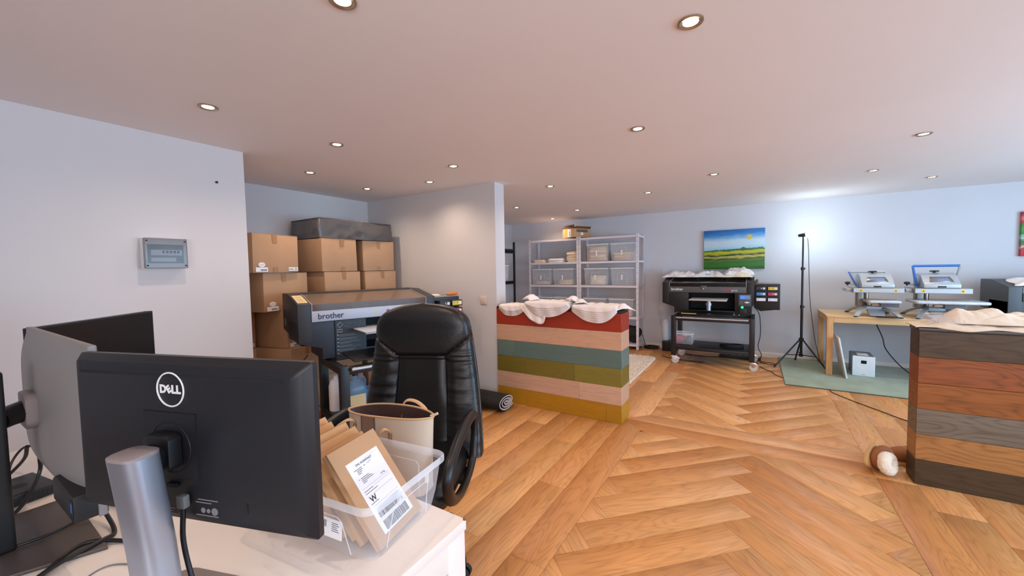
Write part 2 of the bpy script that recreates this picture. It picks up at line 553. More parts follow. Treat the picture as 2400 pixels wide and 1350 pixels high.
struct(MB().box(XL, 4.2, YF - 0.014, YF, 0, 0.062, bev=0.003).build('baseboard_far', 'white_lacquer'))
struct(MB().box(XL, XL + 0.014, 3.455, YF - 0.014, 0, 0.062, bev=0.003).build('baseboard_left', 'white_lacquer'))

# small marks on the left wall
pg = MB().cyl((-3.16, 1.235, 1.99), (-3.152, 1.235, 1.99), 0.008, seg=10).build('wall_plug', 'ink')
tag(pg, 'small dark wall plug hole high on left wall near its corner', 'wall plug')

# ------------------------------------------------------------------ floor: every board its own piece
floor = struct(MB().box(-4.3, 4.2, -2.3, YF, -0.12, -0.004).build('floor', 'floorbase'))

def clip(poly, rect):
    x0, x1, y0, y1 = rect
    for ax, lim, keep in ((0, x0, 1), (0, x1, -1), (1, y0, 1), (1, y1, -1)):
        out = []
        for i in range(len(poly)):
            a, b = poly[i], poly[(i + 1) % len(poly)]
            ina, inb = (a[ax] - lim) * keep >= 0, (b[ax] - lim) * keep >= 0
            if ina: out.append(a)
            if ina != inb:
                t = (lim - a[ax]) / (b[ax] - a[ax])
                out.append((a[0] + t * (b[0] - a[0]), a[1] + t * (b[1] - a[1])))
        poly = out
        if len(poly) < 3: return None
    ar = sum(poly[i][0] * poly[(i + 1) % len(poly)][1] - poly[(i + 1) % len(poly)][0] * poly[i][1] for i in range(len(poly))) / 2
    # merge near-duplicate corners
    q = []
    for p in poly:
        if not q or math.hypot(p[0] - q[-1][0], p[1] - q[-1][1]) > 1e-4: q.append(p)
    if len(q) > 1 and math.hypot(q[0][0] - q[-1][0], q[0][1] - q[-1][1]) < 1e-4: q.pop()
    if len(q) < 3 or abs(ar) < 0.0012: return None
    return q if ar > 0 else q[::-1]

def inset(poly, d):
    n = len(poly); out = []
    for i in range(n):
        a, b, c = Vector(poly[i - 1]), Vector(poly[i]), Vector(poly[(i + 1) % n])
        e1 = (b - a).normalized(); e2 = (c - b).normalized()
        n1 = Vector((-e1.y, e1.x)); n2 = Vector((-e2.y, e2.x))
        m = (n1 + n2)
        k = d / max(0.25, (1 + n1.dot(n2)))
        p = b + m * k
        out.append((p.x, p.y))
    return out

OAK = [(204, 150, 100), (202, 146, 96), (210, 157, 108), (197, 142, 94), (212, 161, 114), (193, 138, 90), (206, 152, 105), (201, 148, 100)]
def shade(base, j=0.05):
    k = 1 + random.uniform(-j, j)
    c = lin(base)
    return (c[0] * k, c[1] * k * 0.92 * random.uniform(0.985, 1.015), c[2] * k * 0.72 * random.uniform(0.96, 1.04), 1)

plank_n = [0]
def plank(poly, ang, col=None):
    """poly in floor coordinates, ang = direction of its length"""
    cx = sum(p[0] for p in poly) / len(poly); cy = sum(p[1] for p in poly) / len(poly)
    ca, sa = math.cos(-ang), math.sin(-ang)
    loc = [((p[0] - cx) * ca - (p[1] - cy) * sa, (p[0] - cx) * sa + (p[1] - cy) * ca) for p in poly]
    a = inset(loc, 0.0005); b = inset(loc, 0.0016)
    n = len(a)
    mb = MB()
    vs = [(p[0], p[1], -0.0045) for p in a] + [(p[0], p[1], -0.0009) for p in a] + [(p[0], p[1], 0.0) for p in b]
    fs = [tuple(range(2 * n, 3 * n))] + [(i, (i + 1) % n, n + (i + 1) % n, n + i) for i in range(n)] + [(n + i, n + (i + 1) % n, 2 * n + (i + 1) % n, 2 * n + i) for i in range(n)]
    mb._add(vs, fs)
    o = mb.build('plank', 'oak', floor, recalc=False, ang=20)
    o.location = (cx, cy, 0); o.rotation_euler = (0, 0, ang)
    o.color = col if col else shade(random.choice(OAK))
    plank_n[0] += 1
    return o

PW = 0.188
XB0, XB1 = -0.974, -0.788        # left border board
XB2, XB3 = 0.672, 0.860          # right border board
Y1, Y2, Y3 = 3.236, 3.430, 3.622  # the two cross boards
YN = -0.6

def rect(x0, x1, y0, y1):
    return [(x0, y0), (x1, y0), (x1, y1), (x0, y1)]

def rows(x0, x1, y0, y1, first=None):
    """straight boards running away from the camera"""
    n = max(1, round((x1 - x0) / PW))
    w = (x1 - x0) / n
    for i in range(n):
        y = y0 - random.uniform(0, 1.3)
        while y < y1:
            ln = random.uniform(1.1, 1.95)
            q = clip(rect(x0 + i * w, x0 + (i + 1) * w, y, y + ln), (x0, x1, y0, y1))
            if q: plank(q, PI / 2)
            y += ln
rng = random.getstate()
random.seed(21)
rows(-3.0, XB0, YN + 1.3, 3.285)
rows(XB0 - 3.0, XB0, 3.455, YF - 0.014)
rows(XB3, XB3 + 12 * PW, YN + 2.4, YF - 0.014)
# border and cross boards, colours as in the photograph
for y0, y1, c in ((YN, 1.50, (204, 148, 100)), (1.50, Y1 + 0.19, (192, 134, 88))):
    plank(rect(XB0, XB1, y0, y1) if y1 < 3 else [(XB0, y0), (XB1, y0), (XB1, Y1), (XB0, 3.43)], PI / 2, shade(c, 0))
for y0, y1, c in ((Y3 - 0.19, 5.25, (214, 164, 120)), (5.25, YF - 0.014, (178, 124, 84))):
    plank([(XB0, Y2), (XB1, Y3), (XB1, y1), (XB0, y1)] if y0 < 4 else rect(XB0, XB1, y0, y1), PI / 2, shade(c, 0))
plank([(XB1, Y1), (XB2, Y1), (XB2, Y2), (XB0, Y2)], 0, shade((190, 132, 82), 0))
plank([(XB0, Y2), (XB2, Y2), (XB2, Y3), (XB1, Y3)], 0, shade((210, 158, 112), 0))
plank(rect(XB2, XB3, YN, 3.236), PI / 2, shade((206, 146, 96), 0))
plank(rect(XB2, XB3, 3.236, 4.9), PI / 2, shade((208, 156, 106), 0))
plank(rect(XB2, XB3, 4.9, YF - 0.014), PI / 2, shade((196, 146, 100), 0))

def herringbone(rc, x0, y0, up):
    """five-to-one herringbone; (x0, y0) is a corner of the centre zigzag, up = +1: arms rise away from the camera"""
    s = 1 / math.sqrt(2)
    L5 = 5 * PW
    U = Vector((s, s * up)); V = Vector((-s, s * up))
    def put(u0, u1, v0, v1, ang):
        q = [Vector((x0, y0)) + U * u + V * v for u, v in ((u0, v0), (u1, v0), (u1, v1), (u0, v1))]
        p = clip([(p.x, p.y) for p in q], rc)
        if p: plank(p, ang)
    au = math.atan2(U.y, U.x); av = math.atan2(V.y, V.x)
    for m in (-2, -1, 0, 1, 2):
        for k in range(-30, 31):
            u = k * PW + m * L5; v = k * PW - m * L5
            put(u, u + L5, v, v + PW, au)
            put(u - PW, u, v, v + L5, av)
herringbone((XB1, XB2, YN + 0.8, Y1), 0.007, 2.926, -1)
herringbone((XB1, XB2, Y3, YF - 0.014), 0.004, 3.859, 1)
print('planks', plank_n[0])
random.setstate(rng)

# ------------------------------------------------------------------ ceiling spotlights
LIGHTS = [((-1.138, 0.822), 'ceiling spotlight cut off by the top edge of the photo'),
 ((-0.204, 1.572), 'large nearby ceiling spotlight at upper right, biggest ring in view'),
 ((-2.44, 0.934), 'ceiling spotlight over the left wall above the fuse box'),
 ((-2.448, 1.681), 'ceiling spotlight above the corner where left wall ends'),
 ((-3.326, 2.011), 'ceiling spotlight over the left carton stacks in the niche'),
 ((-3.503, 2.744), 'ceiling spotlight over the charcoal case in the niche corner'),
 ((-2.172, 2.58), 'ceiling spotlight in front of partition, right one of close pair'),
 ((-2.75, 2.897), 'ceiling spotlight closest to partition wall, left one of close pair'),
 ((-0.639, 2.57), 'ceiling spotlight above the colourful counter in room middle'),
 ((0.98, 3.814), 'ceiling spotlight above the dark brown counter at right'),
 ((-0.339, 4.269), 'ceiling spotlight in front of the landscape painting'),
 ((0.954, 5.027), 'ceiling spotlight above the pine table, left of right pair'),
 ((1.559, 5.79), 'ceiling spotlight close to far wall, right of right pair'),
 ((-1.866, 3.806), 'ceiling spotlight just right of the partition end'),
 ((-1.084, 4.838), 'ceiling spotlight above the white shag rug'),
 ((-2.909, 4.828), 'small ceiling spotlight half behind partition end in back room'),
 ((-2.307, 5.622), 'small ceiling spotlight above the right steel shelf'),
 ((-3.058, 6.305), 'farthest small ceiling spotlight directly above carton on shelf')]
def spot_data(e):
    d = bpy.data.lights.new('spot_lamp', 'SPOT')
    d.energy = e; d.color = SPOT_COLOR; d.spot_size = R(150); d.spot_blend = 1.0; d.shadow_soft_size = 0.022
    return d
SD = spot_data(SPOT_ENERGY)
ring0 = lens0 = None
for (x, y), lab in LIGHTS:
    t = thing('ceiling_spotlight', lab, 'spotlight', (x, y, ZC), 0, 'recessed ceiling spotlights')
    if ring0 is None:
        ring0 = MB().lathe([(0.044, -0.0002), (0.044, -0.005), (0.040, -0.0075), (0.034, -0.006), (0.030, -0.003), (0.027, -0.003)], seg=32).build('ring', 'steel', t)
        lens0 = MB().lathe([(0.0, -0.0038), (0.016, -0.0042), (0.0268, -0.003)], seg=24).build('lens', 'lens', t)
        r_, l_ = ring0, lens0
    else:
        r_ = ring0.copy(); l_ = lens0.copy()
        for q in (r_, l_):
            C.objects.link(q); q.parent = t
    lo = bpy.data.objects.new('spot_lamp', SD)
    lo.location = (0, 0, -0.02)
    C.objects.link(lo); lo.parent = t

# ------------------------------------------------------------------ the two counters clad in stained boards
def board(parent, x0, x1, y0, y1, z0, z1, col, mat, ax):
    """one cladding board; ax: 'x' lies along x, 'y' lies along y. grain along its length"""
    cx, cy, cz = (x0 + x1) / 2, (y0 + y1) / 2, (z0 + z1) / 2
    g = 0.0006
    if ax == 'x':
        h = (x1 - x0) / 2 - g, (y1 - y0) / 2, (z1 - z0) / 2 - g; rot = (R(90), 0, 0)
        o = MB().box(-h[0], h[0], -h[2], h[2], -h[1], h[1], bev=0.0012, seg=1).build('board', mat, parent)
    else:
        h = (y1 - y0) / 2, (x1 - x0) / 2, (z1 - z0) / 2 - g; rot = (R(90), 0, R(90))
        o = MB().box(-h[0], h[0], -h[2], h[2], -h[1], h[1], bev=0.0012, seg=1).build('board', mat, parent)
    o.location = (cx - parent.location.x, cy - parent.location.y, cz); o.rotation_euler = rot
    o.color = lin(col)
    return o

cx0, cx1, cy0, cy1 = -2.235, -0.952, 3.276, 3.512
cc = thing('reception_counter', 'counter clad in red, beige, teal, olive and yellow boards at partition end', 'counter', ((cx0 + cx1) / 2, (cy0 + cy1) / 2, 0))
lx, ly = cc.location.x, cc.location.y
MB().box(cx0 - lx, cx1 - 0.012 - lx, cy0 + 0.012 - ly, cy1 - 0.012 - ly, 0, 0.957).build('core', 'core', cc)
ROWS = [((206, 158, 60), [-1.907, -1.09], (222, 178, 84)), ((206, 172, 142), [-1.341], (214, 186, 160)), ((138, 136, 62), [-1.895, -1.385], (140, 150, 92)),
        ((92, 128, 132), [-2.03], (96, 150, 178)), ((206, 172, 142), [], (216, 190, 168)), ((176, 62, 36), [], (190, 74, 56))]
YEL = [(172, 124, 26), (168, 118, 22), (164, 118, 26)]
OLV = [(108, 96, 34), (112, 100, 38), (122, 112, 46)]
TEA = [(96, 116, 108), (88, 110, 104)]
BEI = [(190, 152, 126), (196, 160, 134)]
sets = [YEL, BEI, OLV, TEA, [(194, 152, 124)], [(150, 48, 24)]]
for r, (c, sp, ec) in enumerate(ROWS):
    z0, z1 = r * 0.1595, (r + 1) * 0.1595
    xs = [cx0] + sp + [cx1]
    for i in range(len(xs) - 1):
        board(cc, xs[i], xs[i + 1], cy0, cy0 + 0.012, z0, z1, sets[r][i % len(sets[r])], M['stain'], 'x')
    board(cc, cx1 - 0.012, cx1, cy0 + 0.012, cy1, z0, z1, sets[r][0], M['stain'], 'y')
    board(cc, cx0, cx1 - 0.012, cy1 - 0.012, cy1, z0, z1, sets[r][-1], M['stain'], 'x')
MB().box(cx0 - lx + 0.001, cx1 - lx - 0.004, cy0 + 0.003 - ly, cy1 - ly, 0.957, 0.977, bev=0.002).build('worktop', 'woodtop_black', cc)

dx0, dx1, dy0, dy1 = 0.848, 2.35, 3.257, 3.415
dc = thing('dark_counter', 'counter clad in dark brown, rust, orange and grey boards at right edge', 'counter', ((dx0 + dx1) / 2, (dy0 + dy1) / 2, 0))
lx, ly = dc.location.x, dc.location.y
MB().box(dx0 + 0.012 - lx, dx1 - 0.012 - lx, dy0 + 0.012 - ly, dy1 - 0.012 - ly, 0, 0.942).build('core', 'core', dc)
DC = [(72, 55, 36), (160, 110, 62), (112, 99, 84), (140, 82, 36), (136, 74, 36), (76, 57, 38)]
for r, c in enumerate(DC):
    z0, z1 = r * 0.157, (r + 1) * 0.157
    xs = [dx0, dx1] if r % 2 else [dx0, 1.75, dx1]
    for i in range(len(xs) - 1):
        board(dc, xs[i], xs[i + 1], dy0, dy0 + 0.012, z0, z1, c, M['walnut'], 'x')
        board(dc, xs[i], xs[i + 1], dy1 - 0.012, dy1, z0, z1, c, M['walnut'], 'x')
    board(dc, dx0, dx0 + 0.012, dy0 + 0.012, dy1 - 0.012, z0, z1, c, M['walnut'], 'y')
MB().box(dx0 - lx - 0.004, dx1 - lx, dy0 - 0.004 - ly, dy1 + 0.004 - ly, 0.942, 0.962, bev=0.002).build('worktop', 'woodtop_brown', dc)
# ------------------------------------------------------------------ desk in the foreground
DZ = 0.73
desk = thing('desk', 'white lacquered desk in the foreground with chipped corner', 'desk', (-1.44, 0.34, 0))
def dl(x0, x1, y0, y1):
    return x0 + 1.44, x1 + 1.44, y0 - 0.34, y1 - 0.34
MB().box(*dl(-2.27, -0.610, -0.06, 0.740), DZ - 0.026, DZ, bev=0.0015).build('tabletop', 'white_lacquer', desk)
for nm, b in (('apron', (-2.21, -0.67, 0.715, 0.735)), ('apron', (-2.21, -0.67, -0.055, -0.035)), ('apron', (-0.635, -0.615, 0.0, 0.68)), ('apron', (-2.265, -2.245, 0.0, 0.68))):
    MB().box(*dl(*b), DZ - 0.10, DZ - 0.0265, bev=0.001).build(nm, 'white_lacquer', desk)
for x, y in ((-0.645, 0.705), (-0.645, -0.025), (-2.235, 0.705), (-2.235, -0.025)):
    MB().box(*dl(x - 0.032, x + 0.032, y - 0.032, y + 0.032), 0, DZ - 0.0268, bev=0.002).build('leg', 'white_lacquer', desk)
ch = MB().blob((-0.613 + 1.44, 0.737 - 0.34, DZ - 0.001), (0.006, 0.005, 0.0022), 10, 6, 0.5, 200).build('chip', 'core', desk)
ch['label'] = 'bare brown chip at the desk corner'

# ------------------------------------------------------------------ monitor seen from behind
def monitor_panel(root, w, z0, z1, yb, tilt, mat):
    """flat-backed panel: screen towards +y"""
    zc = (z0 + z1) / 2
    T = Matrix.Translation((0, yb, zc)) @ Matrix.Rotation(tilt, 4, 'X') @ Matrix.Translation((0, -yb, -zc))
    def lp(i, y, r=0.006):
        return [T @ Vector((p[0], y, p[1])) for p in rrect(w - 2 * i, z1 - z0 - 2 * i, r, 3, 0, zc)]
    h = MB().rings([lp(0.002, yb + 0.021), lp(0, yb + 0.019), lp(0, yb + 0.008), lp(0.012, yb - 0.006), lp(0.026, yb - 0.012, 0.01)]).build('housing', mat, root, ang=25)
    s = MB().prism([(p[0], p[1]) for p in rrect(w - 0.012, z1 - z0 - 0.012, 0.003, 2, 0, zc)], 'y', yb + 0.0212, yb + 0.0222, T=T).build('screen', 'screen', root)
    return T, zc

mon = thing('monitor', 'black monitor seen from behind on silver stand, nearest on the desk', 'monitor', (-0.877, 0.262, DZ), R(18.8))
MX, MY = -0.0152, 0.021
z0, z1 = 0.1625, 0.4765
T, zc = monitor_panel(mon, 0.547, z0, z1, MY, 0.0, 'shell')
for o in mon.children: o.location.x = MX + 0.0055
yb = MY - 0.0123
VS = MB().box(-0.235 + MX, 0.235 + MX, yb - 0.0006, yb + 0.0004, 0.4425, 0.4475, T=T).build('vent_slot', 'black_matte', mon)
MX = -0.030      # mount, logo and sockets sit left of the panel middle
def onback(x0, x1, za, zb, y0=-0.0006, y1=0.0004):
    return (x0 + MX, x1 + MX, yb + y0, yb + y1, za, zb)
def bk(mb): return mb
lg = []
for k in range(48):
    a = 2 * PI * k / 48
    lg.append(T @ Vector((MX + 0.006 + 0.031 * math.cos(a), yb - 0.0003, 0.420 + 0.031 * math.sin(a))))
MB().tube(lg, 0.0016, 6, closed=True).build('logo_ring', 'print_white', mon)
for tx, ch_, ry, sz in ((-0.0110, 'D', 0, 0.0205), (0.0025, 'E', -33, 0.0185), (0.0140, 'L', 0, 0.0205), (0.0250, 'L', 0, 0.0205)):
    lettering(ch_, sz, 'print_white', mon, T @ Vector((MX + tx, yb - 0.0006, 0.4200)), (R(90), R(ry), 0), bold=0.0010)
# square mount recess drawn by its joint, round hub, block arm
fr = MB()
for a, b, c, d in ((-0.062, 0.062, 0.3775, 0.3785), (-0.062, 0.062, 0.2535, 0.2545), (-0.062, -0.061, 0.2535, 0.3785), (0.061, 0.062, 0.2535, 0.3785)):
    fr.box(*onback(a, b, c, d), T=T)
fr.build('mount_joint', 'black_matte', mon)
MB().box(*onback(-0.0605, 0.0605, 0.255, 0.377, -0.0012, 0.0), T=T).build('mount_plate', 'shell', mon)
MB().lathe([(0.0, -0.001), (0.047, -0.001), (0.047, 0.001), (0.0475, 0.0)], (0, 0, 0), 32, T=Matrix.Translation((MX, yb - 0.0015, 0.312)) @ Matrix.Rotation(R(90), 4, 'X')).build('hub_disc', 'shell', mon)
MB().prism([(MX - 0.030, 0.290), (MX - 0.030, 0.336), (MX - 0.022, 0.344), (MX + 0.022, 0.344), (MX + 0.029, 0.336), (MX + 0.029, 0.286), (MX + 0.022, 0.279), (MX - 0.022, 0.279)], 'y', yb - 0.026, yb - 0.002, bev=0.004).build('hinge', 'black', mon)
MB().rings([[(p[0] + ox, y, p[1]) for p in rrect(0.046, 0.046, 0.015, 4, 0, 0.305)] for ox, y in ((MX - 0.002, yb - 0.012), (MX - 0.002, yb - 0.030), (-0.006, -0.068))]).build('arm', 'black', mon, ang=50)
# leaning riser
def riser(y, z, w, d):
    return [(p[0], p[1], z) for p in rrect(w, d, 0.017, 5, 0, y)]
MB().rings([riser(-0.040, 0.008, 0.060, 0.052), riser(-0.052, 0.17, 0.060, 0.052), riser(-0.0695, 0.336, 0.060, 0.052)], cap1=False).build('riser', 'silver', mon, ang=50)
MB().rings([riser(-0.0695, 0.336, 0.060, 0.052), riser(-0.0696, 0.340, 0.060, 0.052), riser(-0.0697, 0.3415, 0.056, 0.048)]).build('riser_cap', 'cap', mon)
MB().rings([[(p[0], p[1], z) for p in rrect(0.245 - i, 0.18 - i, 0.03, 5, 0, 0.0)] for z, i in ((0.0, 0.004), (0.001, 0.0), (0.007, 0.0), (0.009, 0.004))]).build('base', 'cap', mon)
# print along the lower edge and the sockets
pr = MB()
for k in range(22):
    if k % 5 != 3:
        pr.box(*onback(-0.088 + k * 0.0032, -0.0862 + k * 0.0032, 0.212, 0.2215), T=T)
for (a, b, zz) in ((-0.088, -0.04, 0.2075), (-0.028, 0.0, 0.195), (-0.028, -0.004, 0.190), (-0.028, 0.004, 0.185), (0.055, 0.10, 0.2195), (0.05, 0.085, 0.214), (0.05, 0.10, 0.1905)):
    pr.box(*onback(a, b, zz, zz + 0.0018), T=T)
pr.build('fine_print', 'print_dim', mon)['kind'] = 'stuff'
for x, rr in ((0.066, 0.005), (0.078, 0.004), (0.092, 0.007)):
    MB().lathe([(0, 0), (rr, 0), (rr, 0.0008), (0, 0.0008)], seg=20, T=Matrix.Translation((MX + x, yb + 0.0002, 0.2005)) @ Matrix.Rotation(R(90), 4, 'X')).build('approval_mark', 'print_dim', mon)
MB().box(*onback(0.162, 0.166, 0.206, 0.224, -0.001, 0.0005), T=T).build('lock_slot', 'black_matte', mon)
MB().box(*onback(-0.012, 0.012, 0.238, 0.246, -0.006, 0.0), T=T, bev=0.002).build('latch', 'black_matte', mon)

plug = thing('display_cable', 'thick black display cable hanging from nearest monitor onto the desk', 'cable', mon.matrix_world.translation)
plug.location = (-0.877, 0.262, DZ); plug.rotation_euler = (0, 0, R(18.8))
MB().box(-0.008, 0.010, yb - 0.0145, yb - 0.0025, 0.206, 0.230, bev=0.003).build('plug', 'grey_plastic', plug)
MB().tube(spline([(0.001, yb - 0.009, 0.207), (0.001, yb - 0.010, 0.19), (0.001, yb - 0.012, 0.15), (0.007, yb - 0.010, 0.10), (0.028, yb - 0.012, 0.05), (0.048, yb - 0.006, 0.015), (0.046, yb - 0.018, 0.0046), (0.02, yb - 0.026, 0.0136), (-0.02, yb - 0.02, 0.0136), (-0.06, yb - 0.012, 0.0136), (-0.10, yb - 0.01, 0.0136)], 8), 0.0042, 10).build('cord', 'cable', plug)

# ------------------------------------------------------------------ curved grey-backed monitor on its own arm stand
m2 = thing('monitor', 'grey curved-back monitor at left seen nearly edge-on, black arm stand', 'monitor', (-1.44, 0.125, DZ), R(0.5))
px0, px1, pz0, pz1 = -0.365, 0.268, 0.118, 0.484
hw, hh, pcx, pcz = (px1 - px0) / 2, (pz1 - pz0) / 2, (px0 + px1) / 2, (pz0 + pz1) / 2
PYF = 0.098
def back2(u, v):
    a = u * 2 - 1; b = v * 2 - 1
    bul = max(0.0, 1 - abs(a) ** 3.5) ** 0.8 * max(0.0, 1 - abs(b) ** 5) ** 0.8
    return (pcx + a * hw, PYF - 0.012 - 0.036 * bul, pcz + b * hh)
mb = MB().grid(back2, 44, 32)
mb.box(px0, px1, PYF - 0.014, PYF, pz0, pz1, bev=0.003)
mb.build('housing', 'shell_grey', m2, ang=60)
MB().box(px0 + 0.004, px1 - 0.004, PYF, PYF + 0.0012, pz0 + 0.004, pz1 - 0.004).build('screen', 'screen', m2)
MB().prism([(0.09, pz0 + 0.004), (px1 - 0.004, pz0 + 0.002), (px1 - 0.004, pz0 + 0.060), (0.12, pz0 + 0.068), (0.09, pz0 + 0.055)], 'y', PYF - 0.050, PYF - 0.002, bev=0.006).build('port_block', 'black', m2)
pb = MB().box(px1 - 0.016, px1 - 0.008, PYF - 0.0512, PYF - 0.0495, pz0 + 0.026, pz0 + 0.046, bev=0.0006).build('port', 'blue_usb', m2); pb['label'] = 'blue port'
MB().box(px1 - 0.022, px1 - 0.006, PYF - 0.0507, PYF - 0.0492, pz0 + 0.018, pz0 + 0.052).build('port_frame', 'black_matte', m2)
MB().box(px1 - 0.016, px1 - 0.010, PYF - 0.0507, PYF - 0.0492, pz0 + 0.006, pz0 + 0.014).build('port', 'black_matte', m2)
MB().prism([(-0.098, 0.265), (-0.098, 0.350), (-0.03, 0.350), (-0.018, 0.335), (-0.018, 0.280), (-0.03, 0.265)], 'y', 0.030, 0.052, bev=0.006).build('mount_plate', 'cap', m2)
MB().tube([(-0.005, -0.012, 0.305), (-0.03, 0.008, 0.307), (-0.058, 0.036, 0.307)], [0.022, 0.024, 0.026], 16).build('arm', 'black', m2)
MB().box(-0.024, 0.020, -0.038, 0.000, 0.008, 0.420, bev=0.008, seg=3).build('riser', 'black', m2)
MB().box(0.0195, 0.0215, -0.034, -0.028, 0.01, 0.41).build('riser_trim', 'silver', m2)
MB().prism([(-0.20, -0.09), (0.10, -0.09), (0.185, 0.11), (-0.20, 0.122)], 'z', 0, 0.008, bev=0.002).build('base', 'base_brown', m2)

# third monitor: its dark screen faces the chair
m3 = thing('monitor', 'black monitor with its dark screen facing us, farthest left on desk', 'monitor', (-2.0, 0.40, DZ), R(133))
# local +x runs away from the near edge, local -y is the screen side after the turn
w3 = 0.50
def scr(x0, x1, y0, y1, z0, z1, bev=0.0): return MB().box(x0, x1, y0, y1, z0, z1, bev=bev)
scr(-0.255, 0.245, -0.010, 0.016, 0.14, 0.478, 0.003).build('housing', 'black', m3)
scr(-0.249, 0.239, -0.0115, -0.0102, 0.150, 0.472).build('screen', 'screen', m3)
scr(-0.02, 0.02, 0.016, 0.05, 0.006, 0.30, 0.004).build('riser', 'black', m3)
scr(-0.11, 0.11, -0.06, 0.09, 0.0, 0.008, 0.002).build('base', 'black', m3)

# ------------------------------------------------------------------ small computer and cables on the desk
pc = thing('mini_computer', 'small black vented mini computer on desk behind the left stand', 'computer', (-1.77, 0.165, DZ), R(10))
MB().box(-0.085, 0.065, -0.055, 0.055, 0.003, 0.036, bev=0.005, seg=3).build('case', 'black', pc)
for k in range(11):
    MB().box(0.064, 0.0656, -0.046 + k * 0.0088, -0.0415 + k * 0.0088, 0.009, 0.026).build('vent', 'black_matte', pc)
MB().lathe([(0.0, 0.0362), (0.018, 0.0362), (0.018, 0.0358)], seg=20).build('logo_disc', 'black_matte', pc)
Z = DZ + 0.005
cable('power_cable', 'black cable crossing the left stand base in a slack curve', [(-1.475, 0.05, Z + 0.006), (-1.44, 0.096, Z + 0.008), (-1.425, 0.165, Z + 0.009), (-1.46, 0.235, Z + 0.009), (-1.56, 0.275, Z + 0.01)], 0.0035)
cable('power_cable', 'black cable running forward on desk, nearest to silver riser', [(-1.20, 0.085, Z), (-1.249, 0.128, Z), (-1.311, 0.205, Z + 0.006), (-1.255, 0.262, Z), (-1.16, 0.30, Z)], 0.0045)
cable('power_cable', 'black cable looping beyond the silver riser under nearest monitor', [(-1.215, 0.10, Z + 0.006), (-1.26, 0.155, Z + 0.008), (-1.29, 0.235, Z + 0.006), (-1.325, 0.262, Z), (-1.42, 0.262, Z + 0.03), (-1.49, 0.255, Z + 0.09)], 0.0048)
cable('power_cable', 'black cable draped in front of the mini computer from grey monitor', [(-1.60, 0.115, Z + 0.01), (-1.645, 0.14, Z), (-1.68, 0.17, Z + 0.02), (-1.72, 0.20, Z + 0.07), (-1.70, 0.20, Z + 0.12)], 0.0045)
cable('power_cable', 'black cable arching behind the mini computer, closest to the wall', [(-1.93, 0.16, Z), (-2.02, 0.18, Z + 0.03), (-2.05, 0.21, Z + 0.06), (-1.98, 0.235, Z + 0.07), (-1.86, 0.22, Z + 0.10)], 0.0035)
cable('power_cable', 'black cable dropping steeply from grey monitor to desk by the computer', [(-1.90, 0.13, Z), (-1.92, 0.17, Z + 0.03), (-1.86, 0.19, Z + 0.08), (-1.80, 0.19, Z + 0.13)], 0.0045)
cable('thin_cord', 'thin grey cord lying on the white desk front left of riser', [(-1.05, 0.10, Z - 0.003), (-1.15, 0.16, Z - 0.003), (-1.18, 0.22, Z - 0.003), (-1.10, 0.27, Z - 0.003)], 0.0015, 'inkgrey')
ad = thing('power_adapter', 'small black power adapter on desk under the port block', 'adapter', (-1.47, 0.32, DZ), R(20))
MB().box(-0.045, 0.045, -0.02, 0.02, 0, 0.022, bev=0.004).build('case', 'black', ad)
co = []
for k in range(60):
    a = k * 0.42
    co.append((-1.76 + 0.06 * math.cos(a) + 0.01 * math.sin(k * 1.7), 0.36 + 0.035 * math.sin(a), Z + 0.004 + 0.0004 * k))
tag(MB().tube(co, 0.003, 6).build('cable_coil', 'cable'), 'tangle of thin black cable on desk behind mini computer', 'cable')

# ------------------------------------------------------------------ storage bins (see-through, tapered, with a lip)
def make_bin(root, w, d, h, mbody, mrim, taper=0.86, panel=True, feet=True):
    """w along x, d along y; rim at top"""
    n = 5
    L = []
    for z, k in ((0.002, taper - 0.03), (0.006, taper), (h * 0.35, taper + (1 - taper) * 0.34), (h - 0.022, 0.955), (h - 0.020, 0.962)):
        L.append([(p[0], p[1], z) for p in rrect(w * k, d * (1 - (1 - k) * w / d) if d > w * 0.4 else d * k, min(w, d) * 0.10, n)])
    MB().rings(L, cap0=True, cap1=False).build('shell', mbody, root, ang=60)
    q = w / d
    def loop(k, z):
        return [(p[0], p[1], z) for p in rrect(w * k, d * (1 - (1 - k) * q), min(w, d) * 0.11, n)]
    MB().rings([loop(0.962, h - 0.020), loop(0.966, h - 0.004), loop(0.985, h), loop(1.0, h - 0.003), loop(1.0, h - 0.016), loop(0.992, h - 0.016)], cap0=False, cap1=False).build('rim', mrim, root, ang=60)

def strip_rect(mb, P, w):
    """thin raised line through the points"""
    mb.tube(P, w, 5)

tote = thing('storage_tote', 'clear plastic tote on the white desk corner holding cardboard mailers', 'tote', (-0.869, 0.606, DZ), R(7.2))
make_bin(tote, 0.395, 0.285, 0.142, 'tote', 'tote_rim')
for s in (-1, 1):   # moulded panel outline on each long side and each end
    mb = MB()
    strip_rect(mb, [(-0.115, s * 0.118, 0.012), (-0.105, s * 0.131, 0.09), (-0.095, s * 0.133, 0.10), (0.095, s * 0.133, 0.10), (0.105, s * 0.131, 0.09), (0.115, s * 0.118, 0.012)], 0.0013)
    mb.build('panel_line', 'tote_rim', tote)
    mb = MB()
    strip_rect(mb, [(s * 0.172, -0.07, 0.012), (s * 0.187, -0.062, 0.095), (s * 0.188, -0.054, 0.103), (s * 0.188, 0.054, 0.103), (s * 0.187, 0.062, 0.095), (s * 0.172, 0.07, 0.012)], 0.0013)
    mb.build('panel_line', 'tote_rim', tote)
for s, y in ((1, -0.05), (1, 0.05), (-1, -0.05), (-1, 0.05)):
    MB().box(s * 0.190, s * 0.1985, y - 0.003, y + 0.003, 0.105, 0.134, bev=0.001).build('rib', 'tote_rim', tote)
